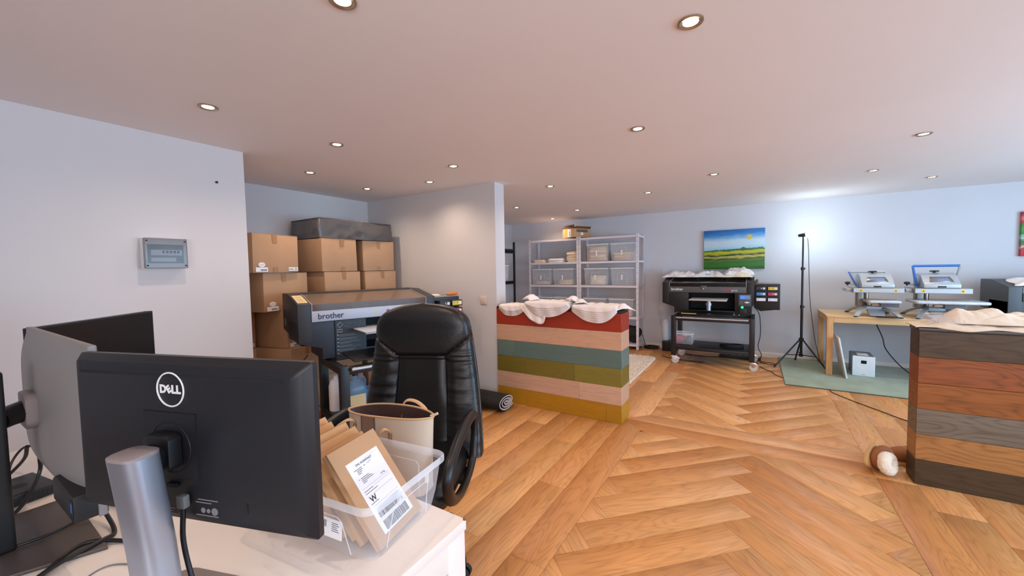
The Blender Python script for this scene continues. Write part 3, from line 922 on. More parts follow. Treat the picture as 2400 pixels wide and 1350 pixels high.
st = MB().box(0.030, 0.102, -0.1345, -0.1335, 0.035, 0.075, T=Matrix.Rotation(R(-5), 4, 'X')).build('sticker', 'paper', tote)
st['label'] = 'white barcode sticker'
mb = MB()
for k, (a, wd) in enumerate([(0, .6), (1.3, .4), (2.2, .9), (3.6, .4), (4.5, .7), (5.8, .5), (6.9, 1.0)]):
    mb.box(0.038 + a * 0.0022, 0.038 + (a + wd) * 0.0022, -0.1350, -0.1344, 0.055, 0.070, T=Matrix.Rotation(R(-5), 4, 'X'))
for k in range(5):
    mb.box(0.072, 0.072 + 0.022 - 0.003 * (k % 3), -0.1350, -0.1344, 0.050 + k * 0.0042, 0.0512 + k * 0.0042, T=Matrix.Rotation(R(-5), 4, 'X'))
o = mb.build('barcode', 'inkgrey', tote); o['kind'] = 'stuff'

def frame_matrix(o, ex, ey, loc):
    ex = Vector(ex).normalized(); ey = Vector(ey); ey = (ey - ex * ey.dot(ex)).normalized(); ez = ex.cross(ey)
    m = Matrix(((ex.x, ey.x, ez.x, loc[0]), (ex.y, ey.y, ez.y, loc[1]), (ex.z, ey.z, ez.z, loc[2]), (0, 0, 0, 1)))
    o.matrix_world = m
    return o

PE, PD = (-0.217, 0.976, 0.0), (-0.59, -0.125, 0.798)
par = thing('parcel', 'flat cardboard parcel with white shipping label leaning in the tote', 'parcel')
frame_matrix(par, PE, PD, (-0.693, 0.547, 0.742))
pw, plen = 0.162, 0.242
MB().box(0, pw, 0, plen, -0.016, 0.0, bev=0.0012).build('carton', 'card_pale', par)
MB().box(0.001, pw - 0.001, plen - 0.0002, plen + 0.0004, -0.0125, -0.0035).build('opening', 'card_dark', par)
mb = MB()
for a, b in ((0.0, 0.11), (0.118, 0.242)):
    mb.box(-0.0016, 0.0004, a, b, -0.015, -0.008)
mb.build('side_flap', 'card_mail', par)
lw0, lw1, lh0, lh1 = 0.028, 0.138, 0.018, 0.198
MB().box(lw0, lw1, lh0, lh1, 0.0, 0.0006).build('shipping_label', 'paper', par)
lab = [o for o in par.children if o.name.startswith('shipping_label')][0]
def lt(t, size, x, y, mat='ink', al='LEFT', bold=0.0):
    return lettering(t, size, mat, lab, (x, y, 0.0008), (0, 0, 0), align=al, bold=bold, ext=0.0001)
lt('DHL KLEINPAKET', 0.0072, 0.052, 0.184, bold=0.00008)
for i, (x0, x1, y) in enumerate([(0.040, 0.066, .174), (0.072, 0.078, .174), (0.047, 0.066, .170), (0.047, 0.062, .166), (0.047, 0.058, .162), (0.040, 0.043, .151), (0.047, 0.074, .151), (0.047, 0.080, .147), (0.047, 0.086, .143), (0.047, 0.060, .139), (0.036, 0.066, .120), (0.036, 0.078, .114), (0.036, 0.062, .088)]):
    MB().box(x0, x1, y, y + 0.0016, 0.0006, 0.00085).build('print_line', 'inkgrey', lab)
for y, x0, x1 in ((.190, .085, .13), (.128, .036, .13), (.122, .07, .13), (.107, .036, .13), (.082, .036, .13), (.048, .036, .13)):
    MB().box(x0, x1, y, y + 0.0004, 0.0006, 0.00085).build('rule', 'inkgrey', lab)
lt('0.2 kg', 0.006, 0.105, 0.134)
lt('W', 0.019, 0.040, 0.098, bold=0.0004)
# a short handwritten squiggle
MB().tube([(0.084 + 0.0022 * k, 0.174 + 0.003 * math.sin(k * 1.9) + 0.0006 * k, 0.0009) for k in range(9)], 0.0003, 4).build('handwriting', 'inkgrey', lab)
rb = random.Random(5)
for y0, y1 in ((0.052, 0.076), (0.022, 0.044)):
    mb = MB(); x = 0.040
    while x < 0.124:
        wd = rb.choice((0.0006, 0.0009, 0.0014, 0.002)); mb.box(x, min(x + wd, 0.126), y0, y1, 0.0006, 0.00085); x += wd + rb.choice((0.0006, 0.0009, 0.0013))
    mb.build('barcode', 'ink', lab)['kind'] = 'stuff'

ORD = ['directly behind the labelled parcel', 'third in the tote row', 'fourth in the tote row', 'fifth in the tote row', 'sixth in the tote row', 'seventh in the tote row', 'last of the tote row']
for k in range(7):
    ml = thing('mailer_box', 'brown flat cardboard mailer without label, ' + ORD[k], 'parcel', group='cardboard mailers standing in the tote')
    base = (-0.741 - 0.030 * k, 0.538 - 0.003 * k + 0.004 * (k % 2), 0.742)
    frame_matrix(ml, PE, (-0.59 + 0.02 * (k % 3), -0.125, 0.798), base)
    ln = 0.226 + 0.006 * ((k * 7) % 3)
    MB().box(0, 0.162, 0, ln, -0.015, 0.0, bev=0.001).build('carton', 'card_mail', ml)
    MB().box(0.003, 0.159, ln - 0.0002, ln + 0.0004, -0.0128, -0.011).build('seam', 'card_dark', ml)
    MB().box(0.003, 0.159, ln - 0.0002, ln + 0.0004, -0.0035, -0.002).build('seam', 'card_dark', ml)

# ------------------------------------------------------------------ office chair
ch = thing('office_chair', 'black leather high-back office chair behind the white desk', 'chair', (-1.345, 1.205, 0), R(24.8))
SZ = 0.50
def seatf(u, v):
    a, b = u * 2 - 1, v * 2 - 1
    return a, b
# seat cushion: rounded slab
def slab_loops(w, d, z0, z1, r, n=6):
    out = []
    for i in range(n + 1):
        th = PI * i / n - PI / 2
        k = r * math.cos(th); zz = (z0 + z1) / 2 + (z1 - z0) / 2 * math.sin(th)
        out.append([(p[0], p[1], zz + 0.012 * (1 - (p[0] / (w / 2)) ** 2) * (1 if i > n / 2 else 0)) for p in rrect(w - 2 * r + 2 * k, d - 2 * r + 2 * k, 0.09, 7)])
    return out
MB().rings(slab_loops(0.53, 0.52, SZ - 0.12, SZ, 0.05)).build('seat', 'leather', ch, ang=70)
# backrest, one closed form cut into its upholstered fields
BH0, BH1 = SZ - 0.06, 1.185
def half_w(t):
    w = 0.322 - 0.092 * t ** 1.2
    if t > 0.80:
        w *= math.sqrt(max(0.0, 1 - ((t - 0.80) / 0.20) ** 3.4)) * 0.96 + 0.04
    return w
def back_pt(t, s):
    """t up the back 0..1, s around the section 0..1 (0.25 = front middle)"""
    ph = 2 * PI * s
    w = half_w(t)
    z = BH0 + (BH1 - BH0) * t
    ce = 0.20 + 0.10 * t + 0.04 * math.sin(t * PI)      # leans back
    cs, sn = math.cos(ph), math.sin(ph)
    ex = 0.42
    x = math.copysign(abs(cs) ** ex, cs) * w
    dp = 0.062 + 0.012 * math.sin(PI * min(1, t * 1.2))
    if t > 0.86: dp *= max(0.25, math.sqrt(max(0.0, 1 - ((t - 0.86) / 0.14) ** 2 * 0.92)))
    y = -math.copysign(abs(sn) ** ex, sn) * dp
    if sn > 0:     # front: padding, bolsters and seams
        xa = abs(x) / max(w, 1e-4)
        y += 0.018 * max(0, 1 - (xa / 0.62) ** 4) if t < 0.63 else 0.0
        g = math.exp(-((abs(x) - (0.130 + 0.05 * max(0, 0.30 - t))) / 0.010) ** 2) if t < 0.66 else 0
        edge = 0.645 + 0.10 * max(0.0, (abs(x) - 0.125)) / 0.10 * 1.0
        g2 = math.exp(-((t - edge) / 0.011) ** 2)
        y += 0.016 * g + 0.014 * g2
        if t > edge: y -= 0.008 * min(1, (t - edge) / 0.08)
        if t < 0.62 and abs(x) > 0.14:
            y += 0.006 * noise.noise(Vector((x * 5, t * 26, 1.3))) + 0.003 * noise.noise(Vector((x * 9, t * 60, 4)))
        if abs(x) > 0.14 and 0.6 < t < 0.68: y += 0.004 * math.sin(t * 180)
    return Vector((x, ce + y, z))
NT, NS = 96, 120
fields = {'backrest_panel': MB(), 'headrest': MB(), 'side_bolster': MB(), 'side_bolster.001': MB(), 'back_shell': MB()}
grid = [[back_pt(i / NT, j / NS) for j in range(NS)] for i in range(NT + 1)]
cache = {k: {} for k in fields}
def vert(k, i, j):
    c = cache[k]
    if (i, j) not in c: c[(i, j)] = fields[k].bm.verts.new(grid[i][j])
    return c[(i, j)]
for i in range(NT):
    for j in range(NS):
        t = (i + 0.5) / NT; sc = (j + 0.5) / NS
        c = (grid[i][j] + grid[i + 1][(j + 1) % NS]) / 2
        if sc > 0.5: k = 'back_shell'
        else:
            edge = 0.645 + 0.10 * max(0.0, (abs(c.x) - 0.125)) / 0.10
            if t > edge: k = 'headrest'
            elif abs(c.x) < 0.130 + 0.05 * max(0, 0.30 - t): k = 'backrest_panel'
            else: k = 'side_bolster' if c.x > 0 else 'side_bolster.001'
        j2 = (j + 1) % NS
        fields[k].bm.faces.new((vert(k, i, j), vert(k, i, j2), vert(k, i + 1, j2), vert(k, i + 1, j)))
for k, m_ in fields.items():
    m_.build('side_bolster' if k.startswith('side') else k, 'leather', ch, ang=80, recalc=False)
# piping along the side of the back, where cushion meets shell
for s in (-1, 1):
    MB().tube([back_pt(t / 40, 0.002 if s > 0 else 0.498) + Vector((0, 0.006, 0)) for t in range(2, 39)], 0.004, 6).build('piping', 'leather', ch)
# arm loops
for s in (-1, 1):
    P = spline([(s * 0.295, 0.13, 0.672), (s * 0.300, 0.02, 0.690), (s * 0.302, -0.14, 0.682), (s * 0.302, -0.28, 0.640), (s * 0.300, -0.325, 0.58), (s * 0.295, -0.27, 0.49), (s * 0.288, -0.14, 0.425), (s * 0.285, 0.00, 0.410), (s * 0.287, 0.12, 0.45), (s * 0.292, 0.165, 0.56)], 6)
    MB().tube(P, 0.024, 10, closed=True, flat=0.75).build('armrest', 'armblack', ch, ang=60)
    MB().box(s * 0.20, s * 0.29, -0.02, 0.10, 0.405, 0.425, bev=0.004).build('arm_bracket', 'black_metal', ch)
MB().box(-0.09, 0.09, 0.02, 0.30, 0.37, 0.40, bev=0.01).build('tilt_mechanism', 'black_metal', ch)
MB().box(-0.035, 0.035, 0.22, 0.285, 0.385, 0.56, bev=0.008).build('back_bracket', 'black_metal', ch)
MB().cyl((0, 0, 0.09), (0, 0, 0.26), 0.032, seg=18).cyl((0, 0, 0.26), (0, 0, 0.38), 0.018, seg=14).build('gas_column', 'black_metal', ch)
for k in range(5):
    a = R(72 * k - 10.8)
    d = Vector((math.cos(a), math.sin(a), 0)); n_ = Vector((-d.y, d.x, 0))
    L = []
    for r_, hw_, za, zb in ((0.02, 0.028, 0.08, 0.13), (0.15, 0.024, 0.075, 0.115), (0.29, 0.018, 0.065, 0.09)):
        L.append([d * r_ + n_ * hw_ + Vector((0, 0, za)), d * r_ - n_ * hw_ + Vector((0, 0, za)), d * r_ - n_ * hw_ * 0.7 + Vector((0, 0, zb)), d * r_ + n_ * hw_ * 0.7 + Vector((0, 0, zb))])
    lg = MB().rings(L).build('base_leg', 'armblack', ch, ang=30)
    c0 = d * 0.285
    cs = MB()
    for q in (-1, 1):
        cs.cyl(tuple(c0 + n_ * (0.006 * q) + Vector((0, 0, 0.027))), tuple(c0 + n_ * (0.026 * q) + Vector((0, 0, 0.027))), 0.027, seg=18)
    cs.cyl(tuple(c0 + Vector((0, 0, 0.03))), tuple(c0 + Vector((0, 0, 0.08))), 0.008, seg=8)
    cs.build('caster', 'black', lg)

# ------------------------------------------------------------------ tote bag standing on the seat
bag = thing('tote_bag', 'cream handbag with tan piping standing open on black chair seat', 'handbag', (-1.215, 1.022, SZ + 0.008), R(15.3))
BHh = 0.292
def bag_loop(k, z, off=0.0):
    """k 0 at base .. 1 at rim: a rounded box opening to a lens"""
    n = 64; out = []
    w = 0.165 + 0.025 * k - off; d = 0.060 + 0.002 * k - off
    for i in range(n):
        a = 2 * PI * i / n
        c, s_ = math.cos(a), math.sin(a)
        e1 = 0.45 * (1 - k) + 0.75 * k
        x = math.copysign(abs(c) ** e1, c) * w
        ee = (0.45 * (1 - k) + 1.25 * k)
        y = math.copysign(abs(s_) ** ee, s_) * d
        zz = z - (0.012 * (abs(x) / w) ** 2 * k if False else 0) + 0.010 * k * (1 - (abs(x) / w) ** 2) * (0.4 if y < 0 else 1.0)
        out.append((x, y, zz))
    return out
KS = [0, 0.02, 0.1, 0.3, 0.55, 0.8, 1.0]
MB().rings([bag_loop(k, BHh * k) for k in KS], cap0=True, cap1=False).build('body', 'bag', bag, ang=60)
MB().rings([bag_loop(k, BHh * k + 0.003, 0.003) for k in KS[1:]], cap0=True, cap1=False).build('lining', 'bag_inside', bag, ang=60, recalc=False)
MB().tube(bag_loop(1.0, BHh), 0.0042, 8, closed=True).build('rim_piping', 'bag_tan', bag)
MB().tube(bag_loop(0.0, 0.004), 0.003, 6, closed=True).build('base_piping', 'bag_tan', bag)
def on_front(x, k):
    L = bag_loop(k, BHh * k)
    best = min((p for p in L if p[1] <= 0.0001), key=lambda p: abs(p[0] - x))
    q = sorted((p for p in L if p[1] <= 0.0001), key=lambda p: p[0])
    for a, b in zip(q, q[1:]):
        if a[0] <= x <= b[0] and b[0] > a[0]:
            t = (x - a[0]) / (b[0] - a[0]); return Vector((x, a[1] + t * (b[1] - a[1]), a[2] + t * (b[2] - a[2])))
    return Vector(best)
for x0, x1, nm, mt, o_ in ((-0.090, -0.028, 'front_panel', 'bag_taupe', 0.0012),):
    MB().grid(lambda u, v: on_front(x0 + (x1 - x0) * u, v * 0.985) + Vector((0, -o_, 0)), 6, 20).build(nm, mt, bag, ang=60)
for x in (-0.090, -0.028):
    MB().tube([on_front(x, v / 14 * 0.985) + Vector((0, -0.0015, 0)) for v in range(15)], 0.0022, 5).build('seam', 'bag_inside', bag)
def strap(pts, w, name='handle'):
    return MB().tube(spline(pts, 6), w, 8, flat=0.28)
ph = on_front(-0.125, 0.86); 
strap([ph + Vector((0.0, -0.004, -0.01)), ph + Vector((0.0, -0.006, 0.014)), ph + Vector((-0.012, -0.03, 0.026)), ph + Vector((-0.05, -0.05, 0.0)), ph + Vector((-0.09, -0.055, -0.05)), ph + Vector((-0.08, -0.055, -0.13))], 0.0075).build('handle', 'bag_tan', bag, ang=60)
ph = on_front(0.040, 0.80)
strap([ph + Vector((0.0, -0.004, -0.016)), ph + Vector((0.0, -0.006, 0.012)), ph + Vector((-0.010, -0.026, 0.026)), ph + Vector((-0.026, -0.036, 0.0)), ph + Vector((-0.032, -0.036, -0.07)), ph + Vector((-0.03, -0.034, -0.14))], 0.0075).build('handle', 'bag_tan', bag, ang=60)
for x, k in ((-0.125, 0.83), (0.040, 0.77)):
    p = on_front(x, k)
    MB().box(p.x - 0.008, p.x + 0.008, p.y - 0.003, p.y + 0.001, p.z - 0.03, p.z + 0.01, bev=0.001).build('handle_tab', 'bag_taupe', bag)
strap([(0.01, 0.062, 0.25), (0.012, 0.067, 0.29), (0.03, 0.075, 0.318), (0.075, 0.075, 0.316), (0.12, 0.065, 0.292), (0.13, 0.058, 0.262)], 0.0075).build('handle', 'bag_tan', bag, ang=60)
MB().tube([(0.178, 0.0, BHh + 0.002), (0.196, 0.004, BHh + 0.008), (0.206, 0.006, BHh + 0.013)], 0.005, 8).build('zip_end', 'bag', bag)

# ------------------------------------------------------------------ fuse box on the left wall
fb = thing('fuse_box', 'white fuse box with smoky transparent cover on the left wall', 'fuse box', (-3.16, 0.918, 1.49))
MB().box(0.0, 0.062, -0.104, 0.104, -0.092, 0.092, bev=0.003).build('base', 'white_plastic', fb)
MB().box(0.0625, 0.064, -0.085, 0.090, -0.060, 0.055).build('inner_panel', 'grey_plastic', fb)
MB().box(0.064, 0.067, -0.070, 0.082, -0.012, 0.022, bev=0.002).build('breaker_strip', 'print_white', fb)
for k in range(5):
    MB().box(0.067, 0.072, -0.016 + k * 0.018, -0.006 + k * 0.018, 0.002, 0.017, bev=0.001).build('breaker', 'ink', fb)
MB().box(0.0645, 0.0655, -0.07, 0.05, -0.05, -0.026).build('label_strip', 'print_white', fb)
cv = MB()
L = [[(x, p[0], p[1]) for p in rrect(0.208 - i, 0.184 - i, 0.006, 3)] for x, i in ((0.0622, 0.0), (0.080, 0.0), (0.084, 0.008))]
cv.rings(L, cap0=False).build('cover', 'smoky', fb, ang=30)
for y in (-0.092, 0.092):
    for z in (-0.075, 0.075):
        MB().cyl((0.0835, y, z), (0.0865, y, z), 0.005, seg=10).build('cover_screw', 'ink', fb)

# ------------------------------------------------------------------ light switch
sw = thing('light_switch', 'ivory rocker light switch on the partition wall', 'switch', (-2.402, 3.285, 1.033))
MB().box(-0.040, 0.040, -0.010, 0, -0.042, 0.042, bev=0.005, seg=3).build('plate', 'switch', sw)
MB().prism([(-0.0095, -0.028), (-0.0125, -0.026), (-0.0165, 0.026), (-0.0095, 0.028)], 'x', -0.028, 0.028, bev=0.001).build('rocker', 'switch', sw)

# ------------------------------------------------------------------ rolled mat by the counter
roll = thing('rolled_mat', 'rolled black doormat with pale felt edges beside the colourful counter', 'mat', (-2.30, 3.075, 0))
def spiral(r0, r1, turns, n, sx=1.55, sy=0.86, ph=0.0):
    out = []
    for i in range(n + 1):
        t = i / n; a = ph - 2 * PI * turns * t
        r = r0 + (r1 - r0) * t
        out.append((r * math.cos(a) * sx + 0.006 * math.sin(a * 2), r * math.sin(a) * sy))
    return out
def strip_solid(A, B, x0, x1):
    mb = MB(); bm = mb.bm
    V = [[bm.verts.new((x, p[0], p[1])) for p in P] for P in (A, B) for x in (x0, x1)]
    a0, a1, b0, b1 = V
    for i in range(len(A) - 1):
        bm.faces.new((a0[i], a0[i + 1], a1[i + 1], a1[i])); bm.faces.new((b0[i + 1], b0[i], b1[i], b1[i + 1]))
        bm.faces.new((a1[i], a1[i + 1], b1[i + 1], b1[i])); bm.faces.new((a0[i + 1], a0[i], b0[i], b0[i + 1]))
    for i in (0, len(A) - 1):
        bm.faces.new((a0[i], a1[i], b1[i], b0[i]))
    return mb
zc_ = 0.083
outer = spiral(0.094, 0.014, 3.1, 110, ph=-0.6)
def off(P, d):
    out = []
    for i, p in enumerate(P):
        a, b = P[max(0, i - 1)], P[min(len(P) - 1, i + 1)]
        t = Vector((b[0] - a[0], b[1] - a[1])).normalized()
        out.append((p[0] + t.y * d, p[1] - t.x * d))
    return out
A = [(p[0], p[1] + zc_) for p in outer]
strip_solid(A, off(A, 0.005), -0.95, 0.30).build('backing', 'rug_black', roll, ang=60)
strip_solid(off(A, 0.005), off(A, 0.014), -0.95, 0.302).build('felt', 'rug_pale', roll, ang=60)

# ------------------------------------------------------------------ slippers by the dark counter
def slipper(root):
    # toe towards -x; a shoe lying on its side is close enough upright: sole down
    prof = [(-0.13, 0.012), (-0.11, 0.034), (-0.05, 0.046), (0.03, 0.042), (0.10, 0.036), (0.13, 0.012)]
    def lp(z, k):
        n = 28; out = []
        for i in range(n):
            a = 2 * PI * i / n
            x = math.cos(a) * 0.13; w = 0.046 - 0.006 * math.cos(a)
            out.append((x * k, math.sin(a) * w * k, z))
        return out
    MB().rings([lp(0.0, 0.97), lp(0.004, 1.0), lp(0.016, 1.0), lp(0.020, 0.97)]).build('sole', 'sole', root, ang=50)
    def up(u, v):
        a = 2 * PI * v
        x = -0.128 + 0.245 * u
        k = math.sqrt(max(0.0, 1 - (abs(u * 2 - 1)) ** 3.0))
        h = 0.072 + 0.012 * u
        return (x, math.cos(a) * 0.050 * k, 0.016 + h * 0.5 + math.sin(a) * h * 0.56 * k)
    MB().grid(up, 24, 28).build('upper', 'suede', root, ang=80)
    MB().tube([(-0.05, 0.047 * math.cos(PI * k / 12), 0.050 + 0.044 * math.sin(PI * k / 12)) for k in range(13)], 0.0022, 5).build('seam', 'sole', root)
    def ring(u, v):
        a, b = 2 * PI * u, 2 * PI * v
        nz = 1 + 0.14 * noise.noise(Vector((math.cos(a) * 5, math.sin(a) * 5, math.cos(b) * 2))) + 0.05 * noise.noise(Vector((math.cos(a) * 15, math.sin(a) * 15, math.cos(b) * 4 + 9))) 
        mr = 0.025 * nz
        rr_ = 0.034 + mr * math.cos(b)
        return (0.085 + rr_ * 1.1 * math.cos(a), rr_ * math.sin(a), 0.090 + mr * 1.1 * math.sin(b) - 0.15 * rr_ * math.cos(a))
    MB().grid(ring, 60, 24).build('fleece_collar', 'fluff', root, ang=90)
    MB().blob((0.085, 0, 0.080), (0.036, 0.028, 0.012), 16, 8).build('lining', 'bag_inside', root)
s1 = thing('slipper', 'brown suede slipper with cream fleece collar beside dark counter', 'slipper')
slipper(s1)
s2 = copy_tree(s1)
def lay(o, loc, ex, ez, k):
    ex, ez = Vector(ex).normalized(), Vector(ez); ez = (ez - ex * ez.dot(ex)).normalized(); ey = ez.cross(ex)
    o.matrix_world = Matrix.Translation(loc) @ Matrix((ex, ey, ez)).transposed().to_4x4() @ Matrix.Scale(k, 4)
lay(s1, (0.672, 3.42, 0.060), (-0.36, -0.93, 0.0), (0.90, -0.36, 0.22), 1.2)
lay(s2, (0.93, 3.57, 0.0), (0.97, 0.25, 0.0), (0, 0, 1), 1.2)
s2['label'] = 'brown slipper mostly hidden behind the dark counter corner'
# ------------------------------------------------------------------ cartons in the niche
def carton(label, x, y, z, rz, w, d, h, tape=True, sticker=False, mark=None, group='cartons stacked in the niche', tape_low=True):
    """front face towards local -y; w along x"""
    t = thing('cardboard_carton', label, 'carton', (x, y, z), rz, group)
    rr = random.Random(int(x * 1000 + z * 77))
    wv = [rr.uniform(-0.004, 0.004) for _ in range(8)]
    mb = MB()
    v = [(-w / 2 + wv[0], -d / 2, 0), (w / 2 + wv[1], -d / 2, 0), (w / 2, d / 2, 0), (-w / 2, d / 2, 0),
         (-w / 2 + wv[2], -d / 2 + wv[3], h - 0.003), (w / 2 + wv[4], -d / 2 + wv[5], h - 0.003), (w / 2 + wv[6], d / 2, h - 0.003), (-w / 2, d / 2, h - 0.003)]
    mb._add([Vector(p) for p in v], [(0, 3, 2, 1), (0, 1, 5, 4), (1, 2, 6, 5), (2, 3, 7, 6), (3, 0, 4, 7), (4, 5, 6, 7)])
    es = [e for e in mb.bm.edges]
    bmesh.ops.bevel(mb.bm, geom=es, offset=0.004, segments=2, profile=0.6, affect='EDGES')
    mb.build('body', 'card', t)
    MB().box(-w / 2 + 0.003, -0.0015, -d / 2 - 0.001, d / 2 - 0.003, h - 0.0032, h - 0.0004, bev=0.001).build('top_flap', 'card', t)
    MB().box(0.0015, w / 2 - 0.003, -d / 2 - 0.001, d / 2 - 0.003, h - 0.0032, h - 0.0004, bev=0.001).build('top_flap', 'card', t)
    if tape:
        a = rr.uniform(-0.03, 0.03)
        MB().poly([(a - 0.024, -d / 2 - 0.0035, h), (a + 0.024, -d / 2 - 0.0035, h), (a + 0.022, -d / 2 - 0.0035, h - 0.075 - rr.uniform(0, 0.02)), (a - 0.02, -d / 2 - 0.0035, h - 0.075)]).poly([(a - 0.024, -d / 2 - 0.0035, h), (a + 0.024, -d / 2 - 0.0035, h), (a + 0.024, d / 2, h + 0.0002), (a - 0.024, d / 2, h + 0.0002)]).build('tape', 'tape', t)
        if tape_low:
            MB().poly([(a - 0.024, -d / 2 - 0.0035, 0.002), (a + 0.024, -d / 2 - 0.0035, 0.002), (a + 0.024, -d / 2 - 0.0035, 0.05), (a - 0.024, -d / 2 - 0.0035, 0.045)]).build('tape', 'tape', t)
    if sticker:
        yf = -d / 2 - 0.0045
        MB().box(-w / 2 + 0.02, -w / 2 + 0.13, yf - 0.0006, yf, 0.006, 0.044).build('label_sticker', 'paper', t)
        mb = MB()
        for k in range(12):
            mb.box(-w / 2 + 0.062 + k * 0.0048, -w / 2 + 0.0645 + k * 0.0048 + 0.0012 * (k % 3), yf - 0.0012, yf - 0.0007, 0.014, 0.028)
        o = mb.build('barcode', 'inkgrey', t); o['kind'] = 'stuff'
        MB().lathe([(0, 0), (0.020, 0), (0.020, 0.0008), (0, 0.0008)], seg=24, T=Matrix.Translation((-w / 2 + 0.075, yf, 0.066)) @ Matrix.Rotation(R(90), 4, 'X') @ Matrix.Diagonal((1.6, 1, 1, 1))).build('oval_sticker', 'paper', t)
        MB().tube([(-w / 2 + 0.053 + 0.0045 * k, yf - 0.0012, 0.066 + 0.004 * math.sin(k * 1.8)) for k in range(11)], 0.0009, 4).build('logo_script', 'inkgrey', t)
    if mark:
        yf = -d / 2 - 0.0045
        MB().box(w / 2 - 0.11, w / 2 - 0.012, yf - 0.0006, yf, 0.012, 0.044).build('note', 'paper', t)
        lettering(mark, 0.026, 'ink', t, (w / 2 - 0.035, yf - 0.0009, 0.029), (R(90), 0, 0))
        MB().box(w / 2 - 0.105, w / 2 - 0.062, yf - 0.0011, yf - 0.0006, 0.024, 0.031).build('print_line', 'inkgrey', t)
    return t

D90 = R(90)
carton('front-left carton stack, topmost carton with oval sticker and white note', -3.745, 1.765, 1.362, R(103), 0.445, 0.40, 0.330, sticker=True, mark='20')
carton('front-left carton stack, second carton from top with oval sticker', -3.79, 1.865, 1.020, R(102), 0.445, 0.40, 0.338, sticker=True)
carton('front-left carton stack, third from top, lower one with oval sticker', -3.765, 2.02, 0.680, R(103), 0.43, 0.40, 0.338, sticker=True)
carton('front-left carton stack, fourth from top, just above the printer stand', -3.74, 2.00, 0.340, R(108), 0.43, 0.40, 0.338, tape_low=False)
carton('front-left carton stack, bottom carton on the floor', -3.74, 2.00, 0.0, R(108), 0.43, 0.40, 0.338, tape_low=False)
carton('narrow visible carton behind the wall corner, upper one with number note', -4.015, 1.587, 0.680, R(90), 0.31, 0.33, 0.336, tape=False, mark='20')
carton('narrow visible carton behind the wall corner, lower one', -4.005, 1.587, 0.340, R(90), 0.31, 0.33, 0.338, tape=False)
carton('carton hidden at floor level behind the wall corner', -4.005, 1.587, 0.0, R(90), 0.31, 0.33, 0.338, tape=False)
carton('middle carton stack, topmost carton under the charcoal case', -3.825, 2.45, 1.362, R(90.5), 0.395, 0.47, 0.330)
carton('middle carton stack, second carton from top with shiny tape', -3.825, 2.475, 1.020, R(91), 0.41, 0.47, 0.338)
carton('middle carton stack, third carton from top behind the printer', -3.83, 2.47, 0.680, R(90), 0.41, 0.47, 0.338)
carton('middle carton stack, fourth carton from top behind the stand', -3.83, 2.47, 0.340, R(90), 0.41, 0.47, 0.338)
carton('middle carton stack, bottom carton on the floor', -3.83, 2.47, 0.0, R(90), 0.41, 0.47, 0.338)
carton('right carton stack, topmost carton beside the partition wall', -3.84, 2.965, 1.362, R(86), 0.40, 0.47, 0.330)
carton('right carton stack, second carton from top beside partition wall', -3.84, 2.975, 1.020, R(88), 0.415, 0.47, 0.338)
carton('right carton stack, third from top behind the ink cartridges', -3.84, 2.975, 0.680, R(88), 0.415, 0.47, 0.338)
carton('right carton stack, fourth carton from top behind the chair', -3.84, 2.975, 0.340, R(88), 0.415, 0.47, 0.338)
carton('right carton stack, bottom carton on the floor behind chair', -3.84, 2.975, 0.0, R(88), 0.415, 0.47, 0.338)

# soft charcoal case lying on the cartons
case = thing('fabric_case', 'charcoal nylon fabric case lying flat on top of the carton stacks', 'case', (-3.86, 2.695, 1.696), R(89))
mb = MB()
L = []
for z, k, r in ((0.0, -0.016, 0.02), (0.006, 0.0, 0.018), (0.03, 0.002, 0.016), (0.055, 0.004, 0.016), (0.08, 0.004, 0.016), (0.105, 0.003, 0.016), (0.13, 0.001, 0.016), (0.16, -0.001, 0.016), (0.188, -0.003, 0.016), (0.20, -0.02, 0.02)):
    lp = []
    base = rrect(0.885 + 2 * k, 0.515 + 2 * k, r, 4)
    # subdivide the long runs so the cloth can crease
    n = len(base)
    for i in range(n):
        a, b = Vector(base[i]), Vector(base[(i + 1) % n])
        m = max(1, int((b - a).length / 0.02))
        for q in range(m):
            p = a.lerp(b, q / m)
            s_ = (0.012 * noise.noise(Vector((p.x * 6, p.y * 6, z * 14))) - 0.016 * abs(noise.noise(Vector((p.x * 9 + z * 30, p.y * 9 + z * 22, z * 5)))) + 0.004) if 0.02 < z < 0.19 else 0.0
            p = p + p.normalized() * s_
            lp.append((p, z))
    L.append(lp)
nmin = min(len(l) for l in L)
rows_ = []
for lp in L:
    # resample every loop to the same count
    P = [q[0] for q in lp]; tot = sum((P[i] - P[i - 1]).length for i in range(len(P)))
    N = 160; out = []; acc = 0; i = 0; cur = P[0]; tgt = 0.0
    seglen = [(P[(j + 1) % len(P)] - P[j]).length for j in range(len(P))]
    for k in range(N):
        tgt = tot * k / N
        while acc + seglen[i] < tgt: acc += seglen[i]; i += 1
        t = (tgt - acc) / max(seglen[i], 1e-9)
        p = P[i].lerp(P[(i + 1) % len(P)], t)
        out.append((p.x, p.y, lp[0][1] + 0.008 * noise.noise(Vector((p.x * 5, p.y * 5, 7))) * (1 if lp[0][1] > 0.1 else 0)))
    rows_.append(out)
mb.rings(rows_)
mb.build('shell', 'nylon', case, ang=50)
for z in (0.004, 0.193):
    MB().tube([(p[0] * 1.004, p[1] * 1.006, z) for p in rrect(0.880, 0.51, 0.02, 5)], 0.004, 6, closed=True).build('piping', 'nylon', case)

